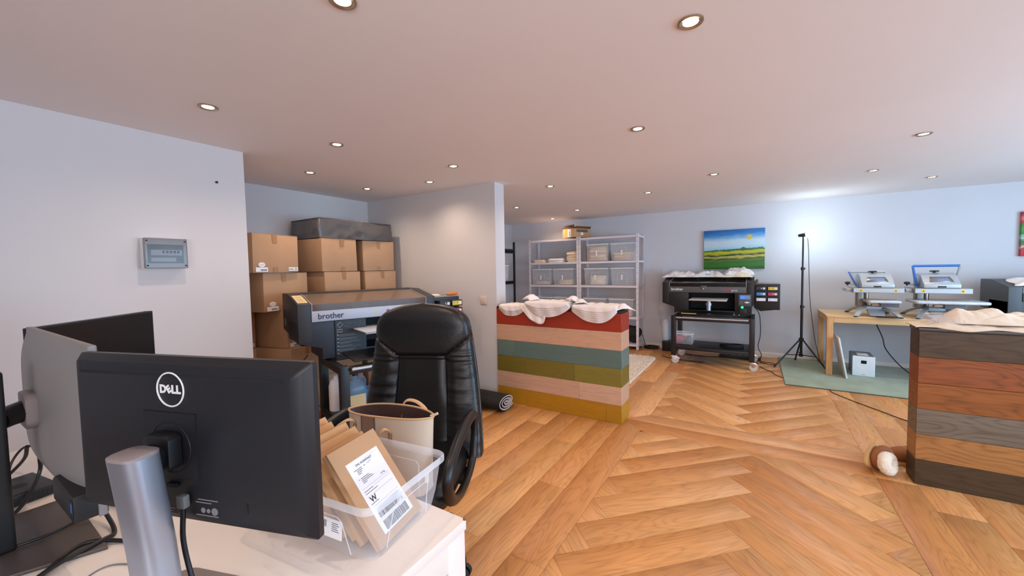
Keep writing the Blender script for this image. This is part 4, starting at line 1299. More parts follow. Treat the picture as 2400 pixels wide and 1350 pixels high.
# ------------------------------------------------------------------ garment printers
def printer(name, label, x, y, rz, mats, pale, zb=0.667, ink_out=0.0, detail=True):
    """local: x along the front, y = depth (front at 0), z from the underside of its base"""
    t = thing(name, label, 'printer', (x, y, zb), rz)
    B, B2 = mats
    cheek = [(0, 0.145), (0, 0.445), (0.33, 0.512), (0.58, 0.512), (0.58, 0.200)]
    MB().prism(cheek, 'x', 0.0, 0.092, bev=0.004).build('left_cheek', B, t, ang=25)
    MB().prism(cheek, 'x', 1.082, 1.166, bev=0.004).build('right_cheek', B, t, ang=25)
    MB().prism([(0.38, 0.06), (0.38, 0.40), (0.345, 0.512), (0.58, 0.512), (0.58, 0.06)], 'x', 0.0925, 1.0815).build('rear_housing', B, t)
    # lower front housing: overhanging left block, right block, base with the platen opening between
    MB().prism([(0.0, 0.143), (0.165, 0.088), (0.165, 0.0), (0.36, 0.0), (0.36, 0.300), (0.0, 0.300)], 'y', 0.002, 0.379, bev=0.004).build('left_housing', B2, t, ang=25)
    MB().prism([(0.94, 0.0), (1.14, 0.0), (1.14, 0.12), (1.165, 0.143), (1.165, 0.300), (0.94, 0.300)], 'y', 0.002, 0.379, bev=0.004).build('right_housing', B2, t, ang=25)
    MB().box(0.3605, 0.9395, 0.0, 0.379, 0.0, 0.05, bev=0.003).build('base', B2, t)
    MB().box(0.3605, 0.9395, 0.34, 0.379, 0.051, 0.300).build('inner_wall', 'black_matte', t)
    # front strip with the maker's lettering, clear lid above it
    MB().box(0.095, 1.079, -0.007, 0.02, 0.302, 0.386, bev=0.003).build('front_strip', 'strip_pale' if pale else 'strip_dark', t)
    fx = -0.0076
    if pale:
        lettering('brother', 0.062, 'printer_blue', t, (0.235, fx, 0.342), (R(90), 0, 0), bold=0.0012)
        w = MB().prism([(0.60 - 0.013, 0.330), (0.60 + 0.013, 0.330), (0.60, 0.353)], 'y', fx - 0.0005, fx).build('warning_mark', 'yellow', t)
        MB().box(0.689, 0.717, fx - 0.0005, fx, 0.327, 0.357).build('red_mark', 'red_print', t)
        MB().box(0.692, 0.714, fx - 0.001, fx - 0.0005, 0.340, 0.344).build('mark_bar', 'paper', t)
    else:
        lettering('brother', 0.050, 'print_white', t, (0.205, fx, 0.346), (R(90), 0, 0), bold=0.0012)
        lettering('GTX', 0.047, 'red_print', t, (0.845, fx, 0.340), (R(90), 0, 0), bold=0.0008, shear=0.15)
        lettering('pro', 0.042, 'print_white', t, (0.937, fx, 0.338), (R(90), 0, 0), sx=1.25)
        MB().box(0.515, 0.595, -0.012, -0.0072, 0.348, 0.400, bev=0.002).build('lid_latch', 'strip_dark', t)
        MB().prism([(0.555 - 0.011, 0.350), (0.555 + 0.011, 0.350), (0.555, 0.371)], 'y', -0.0130, -0.0122).build('warning_mark', 'yellow', t)
    lid = [(0.0, 0.388), (0.0, 0.440), (0.33, 0.506), (0.345, 0.506), (0.345, 0.500), (0.33, 0.500), (0.008, 0.435), (0.008, 0.388)]
    MB().prism(lid, 'x', 0.0945, 1.0795).build('lid', 'lid_clear' if pale else 'smoky_dark', t, ang=25)
    for x0, x1 in ((0.0945, 0.104), (1.070, 1.0795)):
        MB().prism([(-0.001, 0.386), (-0.001, 0.442), (0.33, 0.508), (0.33, 0.504), (0.003, 0.438), (0.003, 0.386)], 'x', x0, x1).build('lid_edge', 'cap', t)
    MB().box(0.10, 1.075, 0.12, 0.16, 0.33, 0.36).build('rail', 'steel', t)
    MB().box(0.42, 0.60, 0.06, 0.22, 0.31, 0.41, bev=0.01).build('print_carriage', 'black', t)
    MB().box(0.094, 1.08, 0.02, 0.378, 0.296, 0.302).build('deck', 'lid_inside' if pale else 'black_matte', t)
    # ink unit on the right
    MB().prism([(1.166, 0.11), (1.24, 0.062), (1.40, 0.085), (1.455, 0.085), (1.455, 0.425), (1.166, 0.425)], 'y', 0.03, 0.34, bev=0.004).build('ink_unit', 'black', t, ang=25)
    MB().box(1.168, 1.456, 0.028, 0.345, 0.4255, 0.432, bev=0.002).build('ink_unit_top', 'cap', t)
    cols = [('ink', 'yellow'), ('cyan', 'magenta'), ('paper', 'paper')]
    for r in range(3):
        for c in range(2):
            x0 = 1.185 + c * 0.130; z0 = 0.340 - r * 0.074
            k_ = MB().box(x0, x0 + 0.118, 0.006 - ink_out, 0.10, z0, z0 + 0.058, bev=0.003).build('ink_cartridge', 'black', t)
            lb = MB().box(x0 + 0.008, x0 + 0.110, 0.0045 - ink_out, 0.0058 - ink_out, z0 + 0.010, z0 + 0.048).build('cartridge_label', cols[r][c], k_)
            MB().box(x0 + 0.078, x0 + 0.104, 0.0038 - ink_out, 0.0044 - ink_out, z0 + 0.016, z0 + 0.042).build('white_field', 'print_white', k_)
            L_ = (('K', 'Y'), ('C', 'M'), ('', ''))[r][c]
            if L_:
                lettering(L_, 0.026, 'print_white' if L_ in 'KCM' else 'ink', k_, (x0 + 0.062, 0.0040 - ink_out, z0 + 0.029), (R(90), 0, 0), bold=0.0004)
            MB().box(x0 + 0.014, x0 + 0.040, 0.0038 - ink_out, 0.0044 - ink_out, z0 + 0.034, z0 + 0.038).build('print_line', 'print_dim' if r < 2 else 'inkgrey', k_)
            MB().box(x0 + 0.014, x0 + 0.036, 0.0038 - ink_out, 0.0044 - ink_out, z0 + 0.020, z0 + 0.023).build('print_line', 'print_dim' if r < 2 else 'inkgrey', k_)
    # platen on its post above the tray
    MB().box(0.30, 0.93, -0.33, 0.0, 0.030, 0.040, T=Matrix.Translation((0, 0, 0)) @ Matrix.Rotation(R(3), 4, 'X'), bev=0.002).build('tray', 'black', t)
    MB().box(0.40, 0.86, -0.30, 0.10, 0.214, 0.224, bev=0.004, seg=3).build('platen', 'press_foil' if not pale else 'strip_pale', t)
    MB().box(0.40, 0.86, -0.302, 0.102, 0.206, 0.2135, bev=0.002).build('platen_frame', 'steel', t)
    MB().cyl((0.63, -0.10, 0.06), (0.63, -0.10, 0.205), 0.030, seg=20).cyl((0.63, -0.10, 0.13), (0.63, -0.10, 0.165), 0.040, seg=20).build('platen_post', 'silver', t)
    MB().box(0.50, 0.78, -0.20, 0.0, 0.001, 0.029, bev=0.004).build('drawer', 'black', t)
    if pale:
        s = MB().box(0.262, 0.505, -0.012, -0.009, -0.02, 0.298).build('instruction_sheet', 'panel_dark', t)
        rs = random.Random(3)
        for k in range(6):
            z = 0.178 - 0.030 * k
            MB().box(0.275, 0.283, -0.0135, -0.0122, z, z + 0.006).build('bullet', 'print_white', s)
            MB().box(0.288, 0.288 + rs.uniform(0.10, 0.20), -0.0135, -0.0122, z, z + 0.004).build('text_line', 'print_dim', s)
            MB().box(0.288, 0.288 + rs.uniform(0.08, 0.19), -0.0135, -0.0122, z - 0.010, z - 0.007).build('text_line', 'print_dim', s)
        for P in ([(0.275, 0.26), (0.30, 0.285), (0.32, 0.265), (0.295, 0.24)], [(0.275, 0.205), (0.315, 0.205), (0.315, 0.225), (0.275, 0.225)]):
            MB().tube([(p[0], -0.013, p[1]) for p in P], 0.0012, 4, closed=True).build('diagram', 'print_white', s)
        MB().tube([(0.33, -0.013, 0.25), (0.36, -0.013, 0.275), (0.40, -0.013, 0.26), (0.38, -0.013, 0.235)], 0.0012, 4, closed=True).build('diagram', 'print_dim', s)
        MB().tube([(0.44, -0.013, 0.225), (0.46, -0.013, 0.25), (0.455, -0.013, 0.28), (0.49, -0.013, 0.285), (0.495, -0.013, 0.235)], 0.0012, 4).build('diagram', 'print_dim', s)
        n = MB().prism([(0.04, 0.4538), (0.27, 0.5010), (0.27, 0.5020), (0.04, 0.4548)], 'x', 0.012, 0.082).build('notice', 'manila', t)
        for k in range(5):
            yy = 0.075 + 0.035 * k; zz = 0.445 + yy * 0.0673 / 0.33 + 0.0025
            MB().box(0.022, 0.072 - 0.006 * (k % 2), yy, yy + 0.008, zz - 0.0003, zz + 0.0012).build('text_line', 'inkgrey', n)
        MB().box(-0.004, 0.0, 0.46, 0.50, 0.24, 0.30, bev=0.001).build('rating_plate', 'grey_plastic', t)
    else:
        cp = MB().box(0.985, 1.135, -0.018, 0.0018, 0.128, 0.286, bev=0.004).build('control_panel', 'printer_grey', t)
        MB().box(1.005, 1.120, -0.0195, -0.0178, 0.222, 0.272).build('display', 'lcd', cp)
        MB().box(1.055, 1.118, -0.0202, -0.0194, 0.226, 0.268).build('display_text', 'lcd_grey', cp)
        for z, m_ in ((0.188, 'red_print'), (0.172, 'print_dim'), (0.156, 'red_print')):
            MB().box(1.003, 1.032, -0.0198, -0.0178, z, z + 0.009, bev=0.001).build('button', m_, cp)
        MB().prism([(1.05, 0.178), (1.085, 0.192), (1.12, 0.178), (1.085, 0.164)], 'y', -0.021, -0.0178, bev=0.001).build('button_pad', 'print_white', cp)
        MB().lathe([(0, 0.010), (0.013, 0.006), (0.015, 0)], seg=18, T=Matrix.Translation((1.030, -0.010, 0.110)) @ Matrix.Rotation(R(90), 4, 'X')).build('start_button', 'led_green', t)
        MB().box(0.995, 1.09, -0.03, 0.0018, 0.01, 0.092, bev=0.006).build('button_block', 'black', t)
        MB().box(0.31, 0.50, -0.335, -0.32, 0.028, 0.036, bev=0.002).build('ruler', 'yellow', t)
        for x_ in (0.20, 0.23, 0.26, 0.28, 0.93, 0.99):
            MB().box(x_, x_ + 0.012, -0.03, -0.015, -0.0, 0.014, bev=0.002).build('clip', 'silver', t)
    return t

def printer_stand(label, x, y, rz):
    """same local frame as the printer, z from the floor"""
    t = thing('printer_stand', label, 'stand', (x, y, 0), rz)
    x0, x1, y0, y1 = 0.185, 1.180, -0.375, 0.235
    s = 0.062
    for px_, py_ in ((x0, y0), (x1 - s, y0), (x0, y1 - s), (x1 - s, y1 - s)):
        l_ = MB().box(px_, px_ + s, py_, py_ + s, 0.108, 0.666, bev=0.003).build('leg', 'black_metal', t)
        cx_, cy_ = px_ + s / 2, py_ + s / 2
        c_ = MB().cyl((cx_ + 0.022, cy_ - 0.016, 0.047), (cx_ + 0.022, cy_ + 0.016, 0.047), 0.047, seg=24).build('caster', 'caster', t)
        MB().prism([(cx_ - 0.034, 0.108), (cx_ + 0.034, 0.108), (cx_ + 0.085, 0.078), (cx_ + 0.080, 0.066), (cx_ + 0.045, 0.072), (cx_ + 0.030, 0.046), (cx_ + 0.014, 0.046), (cx_ - 0.012, 0.08)], 'y', cy_ - 0.026, cy_ - 0.018, bev=0.002).prism([(cx_ - 0.034, 0.108), (cx_ + 0.034, 0.108), (cx_ + 0.030, 0.046), (cx_ + 0.014, 0.046), (cx_ - 0.012, 0.08)], 'y', cy_ + 0.018, cy_ + 0.024).build('caster_fork', 'white_plastic' if px_ < 0.5 else 'chrome', c_)
    for z0, z1 in ((0.60, 0.655),):
        MB().box(x0 + s, x1 - s, y0 + 0.006, y0 + s - 0.006, z0, z1, bev=0.003).build('rail', 'black_metal', t)
        MB().box(x0 + s, x1 - s, y1 - s + 0.006, y1 - 0.006, z0, z1, bev=0.003).build('rail', 'black_metal', t)
        MB().box(x0 + 0.006, x0 + s - 0.006, y0 + s, y1 - s, z0, z1, bev=0.003).build('rail', 'black_metal', t)
        MB().box(x1 - s + 0.006, x1 - 0.006, y0 + s, y1 - s, z0, z1, bev=0.003).build('rail', 'black_metal', t)
    MB().tube([(x0 + 0.07, y0 - 0.03, 0.645), (x1 - 0.07, y0 - 0.03, 0.645)], 0.012, 10).build('front_bar', 'silver', t)
    for q in (x0 + 0.10, x1 - 0.10):
        MB().box(q - 0.008, q + 0.008, y0 - 0.032, y0 + 0.007, 0.637, 0.652, bev=0.001).build('bracket', 'silver', t)
    MB().box(x0 + 0.012, x1 - 0.012, y0 + 0.012, y1 - 0.012, 0.196, 0.236, bev=0.003).build('shelf', 'black_metal', t)
    return t

LPX, LPY, LPR = -2.935, 1.629, R(72)
printer('garment_printer', 'charcoal garment printer with pale front strip and clear lid in niche', LPX, LPY, LPR, ('printer_dark', 'printer_blue'), True, ink_out=0.07)
printer_stand('black metal stand on casters under the charcoal niche printer', LPX, LPY, LPR)
def LP(x, y):
    c, s = math.cos(LPR), math.sin(LPR)
    return LPX + c * x - s * y, LPY + s * x + c * y
# things on top of its ink unit
sx_, sy_ = LP(1.36, 0.10)
sd = thing('screwdriver', 'screwdriver with orange handle lying on the niche printer ink unit', 'screwdriver', (sx_, sy_, 1.0992), LPR)
MB().tube([(0.0, 0, 0.016), (0.006, 0, 0.016), (0.02, 0, 0.016), (0.10, 0, 0.018), (0.115, 0, 0.018), (0.118, 0, 0.018)], [0.010, 0.014, 0.015, 0.015, 0.014, 0.009], 12).build('handle', 'orange_handle', sd)
MB().cyl((-0.075, 0, 0.010), (0.0, 0, 0.016), 0.003, seg=8).build('shaft', 'chrome', sd)
tb_x, tb_y = LP(1.235, 0.10)
tb = thing('glue_tube', 'small pale tube lying beside the orange-handled screwdriver', 'tube', (tb_x, tb_y, 1.0992), LPR)
MB().tube([(-0.05, 0, 0.012), (-0.045, 0, 0.012), (0.02, 0, 0.011), (0.04, 0, 0.008), (0.05, 0, 0.006)], [0.006, 0.011, 0.011, 0.005, 0.003], 10).build('body', 'cloth_cream', tb)

# things on the lower shelf of the niche stand
def at_shelf(x, y): 
    a, b = LP(x, y); return (a, b, 0.237)
jug = thing('plastic_jug', 'blue-tinted plastic jug with cream label on niche stand shelf', 'jug', at_shelf(0.34, -0.20), LPR)
MB().rings([[(p[0], p[1], z) for p in rrect(0.15 * k, 0.11 * k, 0.025, 4)] for z, k in ((0, .95), (0.01, 1), (0.20, 1), (0.26, 0.75), (0.29, 0.35), (0.31, 0.32))]).build('body', 'blue_tint', jug, ang=50)
MB().box(-0.06, 0.06, -0.0565, -0.055, 0.05, 0.17).build('label', 'manila', jug)
MB().cyl((0, 0, 0.31), (0, 0, 0.345), 0.022, seg=16).build('cap', 'black', jug)
MB().tube(spline([(0.02, 0, 0.29), (0.05, 0, 0.30), (0.075, 0, 0.26), (0.07, 0, 0.20)], 6), 0.010, 8).build('handle', 'blue_tint', jug)
bt = thing('white_bottle', 'white plastic bottle behind the left leg of niche stand', 'bottle', at_shelf(0.255, 0.02), LPR)
MB().lathe([(0, 0), (0.05, 0), (0.052, 0.01), (0.052, 0.20), (0.04, 0.24), (0.018, 0.26), (0.018, 0.28), (0, 0.28)], seg=24).build('body', 'white_plastic', bt)
bk_ = thing('bucket', 'small blue plastic beaker behind the jug on niche stand', 'beaker', at_shelf(0.47, -0.12), LPR)
MB().lathe([(0, 0.002), (0.045, 0.0), (0.056, 0.17), (0.062, 0.172), (0.062, 0.166), (0.054, 0.166), (0.044, 0.006), (0, 0.006)], seg=24).build('body', 'blue_tint', bk_)
ts = thing('tissue_heap', 'crumpled pale blue tissue heap on the niche stand shelf', 'tissue', at_shelf(0.52, -0.29), LPR)
MB().blob((0, 0, 0.042), (0.075, 0.055, 0.05), 28, 18, 0.55, 22).build('tissue', 'tissue', ts, ang=30)
sp = thing('spatula', 'white plastic spatula on niche stand shelf in front of jug', 'spatula', at_shelf(0.42, -0.34), LPR + R(-15))
MB().box(-0.14, 0.02, -0.010, 0.010, 0.004, 0.012, bev=0.003).build('handle', 'white_plastic', sp)
MB().prism([(0.02, -0.011), (0.09, -0.03), (0.09, 0.03), (0.02, 0.011)], 'z', 0.005, 0.010, bev=0.001).build('blade', 'white_plastic', sp)
cable('power_cable', 'thin black cable drooping behind the niche printer stand', [(*LP(0.12, 0.30), 0.66), (*LP(0.04, 0.22), 0.58), (*LP(0.06, 0.16), 0.40), (*LP(0.2, 0.30), 0.20), (*LP(0.5, 0.36), 0.01), (*LP(0.7, 0.38), 0.006)], 0.004)
# ------------------------------------------------------------------ steel shelving
SHZ = [0.085, 0.53, 1.045, 1.455, 1.865]
def steel_shelf(label, x0, x1, y0, y1, h):
    t = thing('steel_shelf', label, 'shelf', (x0, y0, 0), 0, None)
    w, d = x1 - x0, y1 - y0
    a, th = 0.036, 0.003
    for cx_, sx in ((0, 1), (w, -1)):
        for cy_, sy in ((0, 1), (d, -1)):
            mb = MB()
            mb.prism([(cx_, cy_), (cx_ + sx * a, cy_), (cx_ + sx * a, cy_ + sy * th), (cx_ + sx * th, cy_ + sy * th), (cx_ + sx * th, cy_ + sy * a), (cx_, cy_ + sy * a)], 'z', 0.004, h)
            p = mb.build('post', 'rack_grey', t)
            if sy > 0:
                hb = MB()
                for k in range(22):
                    z = 0.06 + k * (h - 0.1) / 21
                    hb.box(cx_ + sx * 0.013, cx_ + sx * 0.021, cy_ - 0.0012, cy_ + 0.0005, z - 0.006, z + 0.006)
                hb_o = hb.build('slot_row', 'rack_hole', p); hb_o['kind'] = 'stuff'
            MB().box(cx_ - 0.012 + sx * 0.02, cx_ + 0.012 + sx * 0.03, cy_ - 0.008 + sy * 0.012, cy_ + 0.008 + sy * 0.03, 0.0, 0.004).build('foot', 'white_plastic', t)
    for z in SHZ:
        mb = MB()
        mb.box(0.004, w - 0.004, 0.004, d - 0.004, z - 0.003, z)
        mb.box(0.004, w - 0.004, 0.003, 0.005, z - 0.032, z); mb.box(0.004, w - 0.004, d - 0.005, d - 0.003, z - 0.032, z)
        mb.box(0.003, 0.005, 0.004, d - 0.004, z - 0.032, z); mb.box(w - 0.005, w - 0.003, 0.004, d - 0.004, z - 0.032, z)
        o = mb.build('shelf_board', 'rack_grey', t)
    return t
SY0, SY1 = 6.37, 6.762
steel_shelf('pale grey steel shelf unit, right one next to the far printer', -2.590, -1.575, SY0, SY1, 1.885)
steel_shelf('pale grey steel shelf unit, left one carrying loose shirt piles', -3.585, -2.598, SY0, SY1, 1.885)

def shelf_bin(label, x0, x1, z, h=0.295, d=0.36, y0=SY0 + 0.012, group='translucent bins on the steel shelves'):
    t = thing('storage_bin', label, 'bin', ((x0 + x1) / 2, y0 + d / 2, z + 0.001), 0, group)
    w = x1 - x0
    make_bin(t, w, d, h, 'bin', 'bin_rim', taper=0.88)
    mb = MB(); f = -d / 2
    def fy(zz): return f * (0.905 + 0.06 * zz / h) - 0.004
    strip_rect(mb, [(-0.085, fy(0.03), 0.03), (-0.072, fy(0.2), h * 0.70), (-0.062, fy(0.21), h * 0.74), (0.062, fy(0.21), h * 0.74), (0.072, fy(0.2), h * 0.70), (0.085, fy(0.03), 0.03)], 0.0018)
    mb.build('panel_line', 'bin_rim', t)
    yl = fy(h * 0.45) - 0.003
    for k in range(2):
        MB().box(-0.013, 0.013, yl - 0.0006, yl, h * 0.33 + k * 0.042, h * 0.33 + 0.036 + k * 0.042).build('size_label', 'paper', t)
    return t, w, d

def folded(label, x, y, z, w, d, h, mat, group, seed, rz=0.0):
    """one folded garment: a soft slab with a rounded fold at the front and a wavy top"""
    t = MB()
    rr = random.Random(seed)
    o1, o2 = rr.uniform(0, 50), rr.uniform(0, 50)
    L = []
    for z_, k in ((0.0, 0.94), (0.22, 1.0), (0.75, 1.0), (1.0, 0.93)):
        lp = []
        for (px_, py_) in rrect(w, d, min(w, d) * 0.18, 5):
            nz = 1 + 0.06 * noise.noise(Vector((px_ * 9 + o1, py_ * 9 + o2, z_)))
            lp.append((px_ * k * nz, py_ * k * nz, z_ * h * (1 + 0.5 * noise.noise(Vector((px_ * 7 + o2, py_ * 7, o1))) * z_)))
        L.append(lp)
    t.rings(L)
    o = t.build('folded_shirt', mat, ang=70)
    o.location = (x, y, z); o.rotation_euler = (0, 0, rz)
    return tag(o, label, 'shirt', group)

def layer(k, n):
    if n == 1: return 'only layer'
    if k == 0: return 'bottom layer'
    if k == n - 1: return 'topmost layer'
    return ('second', 'third', 'fourth', 'fifth', 'sixth', 'seventh', 'eighth')[k - 1] + ' layer from bottom'
def pile(label, x, y, z, w, d, n, h, mats, group, seed, jit=0.012):
    rr = random.Random(seed)
    for k in range(n):
        folded(label + ', ' + layer(k, n), x + rr.uniform(-jit, jit), y + rr.uniform(-jit, jit), z + k * h * 0.97, w * rr.uniform(0.9, 1.02), d * rr.uniform(0.9, 1.0), h, mats[k % len(mats)], group, seed * 31 + k, rr.uniform(-0.06, 0.06))

def bin_pile(b, desc, n, h, mats, seed, wk=0.72, dx=0.0):
    t, w, d = b
    pile('folded %s in the %s' % (desc[0][:-1], desc[1]), t.location.x + dx, t.location.y - 0.01, t.location.z + 0.009, w * wk, d * 0.72, n, h, mats, '%s piled in the %s' % desc, seed)

b = shelf_bin('translucent bin packed to the rim with beige shirts, top right shelf', -2.480, -2.078, SHZ[3])
bin_pile(b, ('beige shirts', 'packed bin on top right shelf'), 8, 0.031, ['cloth_beige', 'cloth_taupe', 'cloth_cream'], 11, 0.78)
b = shelf_bin('translucent bin half full of flat beige shirts, right end of top right shelf', -2.060, -1.640, SHZ[3])
bin_pile(b, ('cream shirts', 'half full bin on top right shelf'), 5, 0.026, ['cloth_cream', 'cloth_beige'], 12, 0.78)
b = shelf_bin('translucent bin with slanted white shirt pile, middle right shelf', -2.525, -2.085, SHZ[2])
bin_pile(b, ('white shirts', 'left bin on middle right shelf'), 6, 0.027, ['cloth_white', 'cloth_cream'], 13, 0.60, 0.02)
b = shelf_bin('empty translucent bin with small paper labels, middle right shelf', -2.055, -1.640, SHZ[2])
b = shelf_bin('translucent bin with few pale shirts at bottom, left end of left shelf', -3.560, -3.140, SHZ[2])
bin_pile(b, ('pale shirts', 'left bin on middle left shelf'), 3, 0.022, ['cloth_beige', 'cloth_white'], 14, 0.66)
b = shelf_bin('translucent bin with low cream shirt pile, right on the middle left shelf', -3.125, -2.705, SHZ[2])
bin_pile(b, ('cream shirts', 'right bin on middle left shelf'), 4, 0.022, ['cloth_cream', 'cloth_beige'], 15, 0.62, 0.04)
b = shelf_bin('translucent bin behind the draped shirts, lower left shelf at left end', -3.545, -3.125, SHZ[1])
b = shelf_bin('translucent bin behind the draped shirts, second on lower left shelf', -3.110, -2.700, SHZ[1])
b = shelf_bin('translucent bin with beige pile behind shirts, lower right shelf', -2.550, -2.120, SHZ[1])
bin_pile(b, ('beige shirts', 'left bin on lower right shelf'), 7, 0.030, ['cloth_beige', 'cloth_cream'], 16, 0.72)
b = shelf_bin('translucent bin at the right end of the lower right shelf', -2.090, -1.655, SHZ[1])
bin_pile(b, ('pale shirts', 'right bin on lower right shelf'), 4, 0.028, ['cloth_white', 'cloth_cream'], 17, 0.72)

pile('beige shirt in low pile at left end of left shelf', -3.39, 6.53, SHZ[3] + 0.001, 0.25, 0.28, 3, 0.017, ['cloth_beige', 'cloth_cream'], 'beige shirts lying loose at the left end of the left shelf', 21)
pile('white shirt in low pile in middle of left shelf', -3.07, 6.53, SHZ[3] + 0.001, 0.33, 0.28, 4, 0.017, ['cloth_white'], 'white shirts lying loose in the middle of the left shelf', 22)
pile('yellowish shirt in tall stack on left shelf', -2.755, 6.53, SHZ[3] + 0.001, 0.19, 0.27, 8, 0.023, ['cloth_cream', 'cloth_beige'], 'yellowish shirts stacked tall on the left shelf', 23)
pile('taupe shirt crammed between shelf post and packed bin', -2.505 + 0.0, 6.66, SHZ[3] + 0.001, 0.07, 0.16, 3, 0.03, ['cloth_taupe'], 'beige shirts squeezed beside the packed bin', 24, 0.002)

# open carton on top of the shelves
cb = thing('open_carton', 'open brown carton with printed symbols standing on top of shelves', 'carton', (-2.71, 6.56, SHZ[4] + 0.021), R(-27))
MB().box(-0.15, 0.15, -0.19, 0.19, 0, 0.155, bev=0.003).build('body', 'card_mail', cb)
MB().box(-0.135, 0.135, -0.175, 0.175, 0.1552, 0.1565).build('opening', 'card_dark', cb)
for P in ([(-0.15, -0.19, 0.154), (0.15, -0.19, 0.154), (0.10, -0.13, 0.222), (-0.09, -0.13, 0.222)], [(0.15, -0.19, 0.154), (0.15, 0.19, 0.154), (0.20, 0.17, 0.185), (0.20, -0.17, 0.185)], [(-0.15, 0.19, 0.154), (-0.15, -0.19, 0.154), (-0.10, -0.15, 0.215), (-0.10, 0.15, 0.215)]):
    solid(MB().poly(P).build('flap', 'card_dark', cb), 0.003)
MB().box(-0.015, 0.075, -0.1915, -0.1905, 0.005, 0.145).build('paper_label', 'paper', cb)
for k in range(3): MB().box(0.03, 0.06, -0.1922, -0.1916, 0.02 + k * 0.03, 0.034 + k * 0.03).build('print_block', 'inkgrey', cb)
mb = MB()
for k in range(4):
    for q in range(2):
        mb.box(-0.105 + 0.04 * q, -0.08 + 0.04 * q, -0.1915, -0.1908, 0.02 + k * 0.032, 0.034 + k * 0.032)
o = mb.build('symbols', 'yellow', cb); o['kind'] = 'stuff'
mb = MB()
rs = random.Random(9)
for k in range(8):
    y = -0.12 + k * 0.032
    mb.box(0.1508, 0.1516, y, y + 0.020, 0.09 + rs.uniform(-0.004, 0.004), 0.135, bev=0.0)
o = mb.build('printed_word', 'ink', cb); o['kind'] = 'stuff'
MB().box(0.1508, 0.1518, -0.03, 0.03, 0.04, 0.085).build('paper_label', 'paper', cb)

# black rack along the left wall of the back room
rk = thing('black_rack', 'black metal rack half hidden behind the partition end', 'rack', (-4.17, 5.2, 0))
for x, y in ((0.40, 0.93), (0.40, 0.0), (0.0, 0.93), (0.0, 0.0)):
    MB().box(x - 0.0, x + 0.03, y - 0.03, y, 0, 1.84, bev=0.002).build('post', 'black_metal', rk)
for z in (0.30, 1.105, 1.66):
    MB().box(0.0, 0.43, -0.0, 0.90, z, z + 0.012).build('shelf_board', 'black_metal', rk)
    MB().box(0.415, 0.43, 0.0, 0.90, z - 0.03, z + 0.05 if z > 1.5 else z + 0.03, bev=0.002).build('shelf_rail', 'black_metal', rk)
t_, w_, d_ = shelf_bin('translucent bin with white clothes on the black rack', -4.13, -3.79, 1.119, 0.30, 0.36, 5.66, None)
bin_pile((t_, w_, d_), ('white shirts', 'bin on the black rack'), 6, 0.026, ['cloth_white'], 19, 0.75)

# ------------------------------------------------------------------ far printer, its stand and what lies on it
RPX, RPY = -1.161, 6.12
printer('garment_printer', 'black garment printer with lit display standing under the landscape painting', RPX, RPY, 0, ('printer_black', 'printer_black'), False)
printer_stand('black metal stand on casters under the far black printer', RPX, RPY, 0)

def cloth_heap(label, x, y, z, w, d, h, mat, seed, rz=0.0, group=None, name='garment', rough=1.0):
    """a garment dropped flat: wrinkled top, ragged outline"""
    rr = random.Random(seed); o1 = rr.uniform(0, 90)
    def fn(u, v):
        a, b = u * 2 - 1, v * 2 - 1
        r = max(abs(a), abs(b))
        k = 1 + 0.16 * noise.noise(Vector((a * 1.6 + o1, b * 1.6, 0)))
        px_, py_ = a * w / 2 * k, b * d / 2 * k
        e = max(0.0, 1 - r ** 4)
        zz = h * e * (0.70 + 0.42 * rough * noise.noise(Vector((px_ * 7 + o1, py_ * 7, 3))) + 0.22 * rough * noise.noise(Vector((px_ * 24, py_ * 24 + o1, 5))))
        return (px_, py_, max(0.002, zz) + 0.001)
    o = MB().grid(fn, 36, 30).build(name, mat, ang=180)
    solid(o, 0.004, -1)
    o.location = (x, y, z); o.rotation_euler = (0, 0, rz)
    return tag(o, label, 'garment', group)
PT = 0.667
cloth_heap('white garment spread flat at the left end of black printer top', RPX + 0.20, RPY + 0.36, PT + 0.513, 0.46, 0.32, 0.11, 'cloth_white', 31)
cloth_heap('white garment lying in the middle of the black printer top', RPX + 0.60, RPY + 0.36, PT + 0.513, 0.42, 0.32, 0.10, 'cloth_white', 32)
cloth_heap('cream garment lying under the bulky white one on printer top', RPX + 0.95, RPY + 0.34, PT + 0.513, 0.38, 0.32, 0.09, 'cloth_cream', 33)
cloth_heap('bulky white garment heaped at the right end of black printer top', RPX + 0.97, RPY + 0.38, PT + 0.540, 0.36, 0.28, 0.13, 'cloth_white', 34, R(12))
sp_ = thing('cable_reel_stand', 'small round grey disc with upright pin on black printer top', 'disc', (RPX + 0.60, RPY + 0.30, PT + 0.555), 0)
MB().lathe([(0, 0), (0.085, 0), (0.085, 0.006), (0.078, 0.009), (0, 0.009)], seg=32).build('disc', 'press_grey', sp_)
MB().cyl((0.0, 0, 0.009), (0.0, 0, 0.075), 0.007, seg=12).build('pin', 'inkgrey', sp_)
MB().cyl((-0.07, 0, 0.009), (-0.07, 0, 0.05), 0.003, seg=8).build('pin', 'inkgrey', sp_)
kn = thing('dark_figurine', 'small dark knob-like object on the far printer ink unit', 'object', (RPX + 1.185, RPY + 0.10, PT + 0.4325))
MB().blob((0, 0, 0.02), (0.026, 0.020, 0.020), 14, 10, 0.3, 40).blob((0.012, -0.008, 0.045), (0.014, 0.014, 0.012), 12, 8).build('body', 'card_dark', kn)

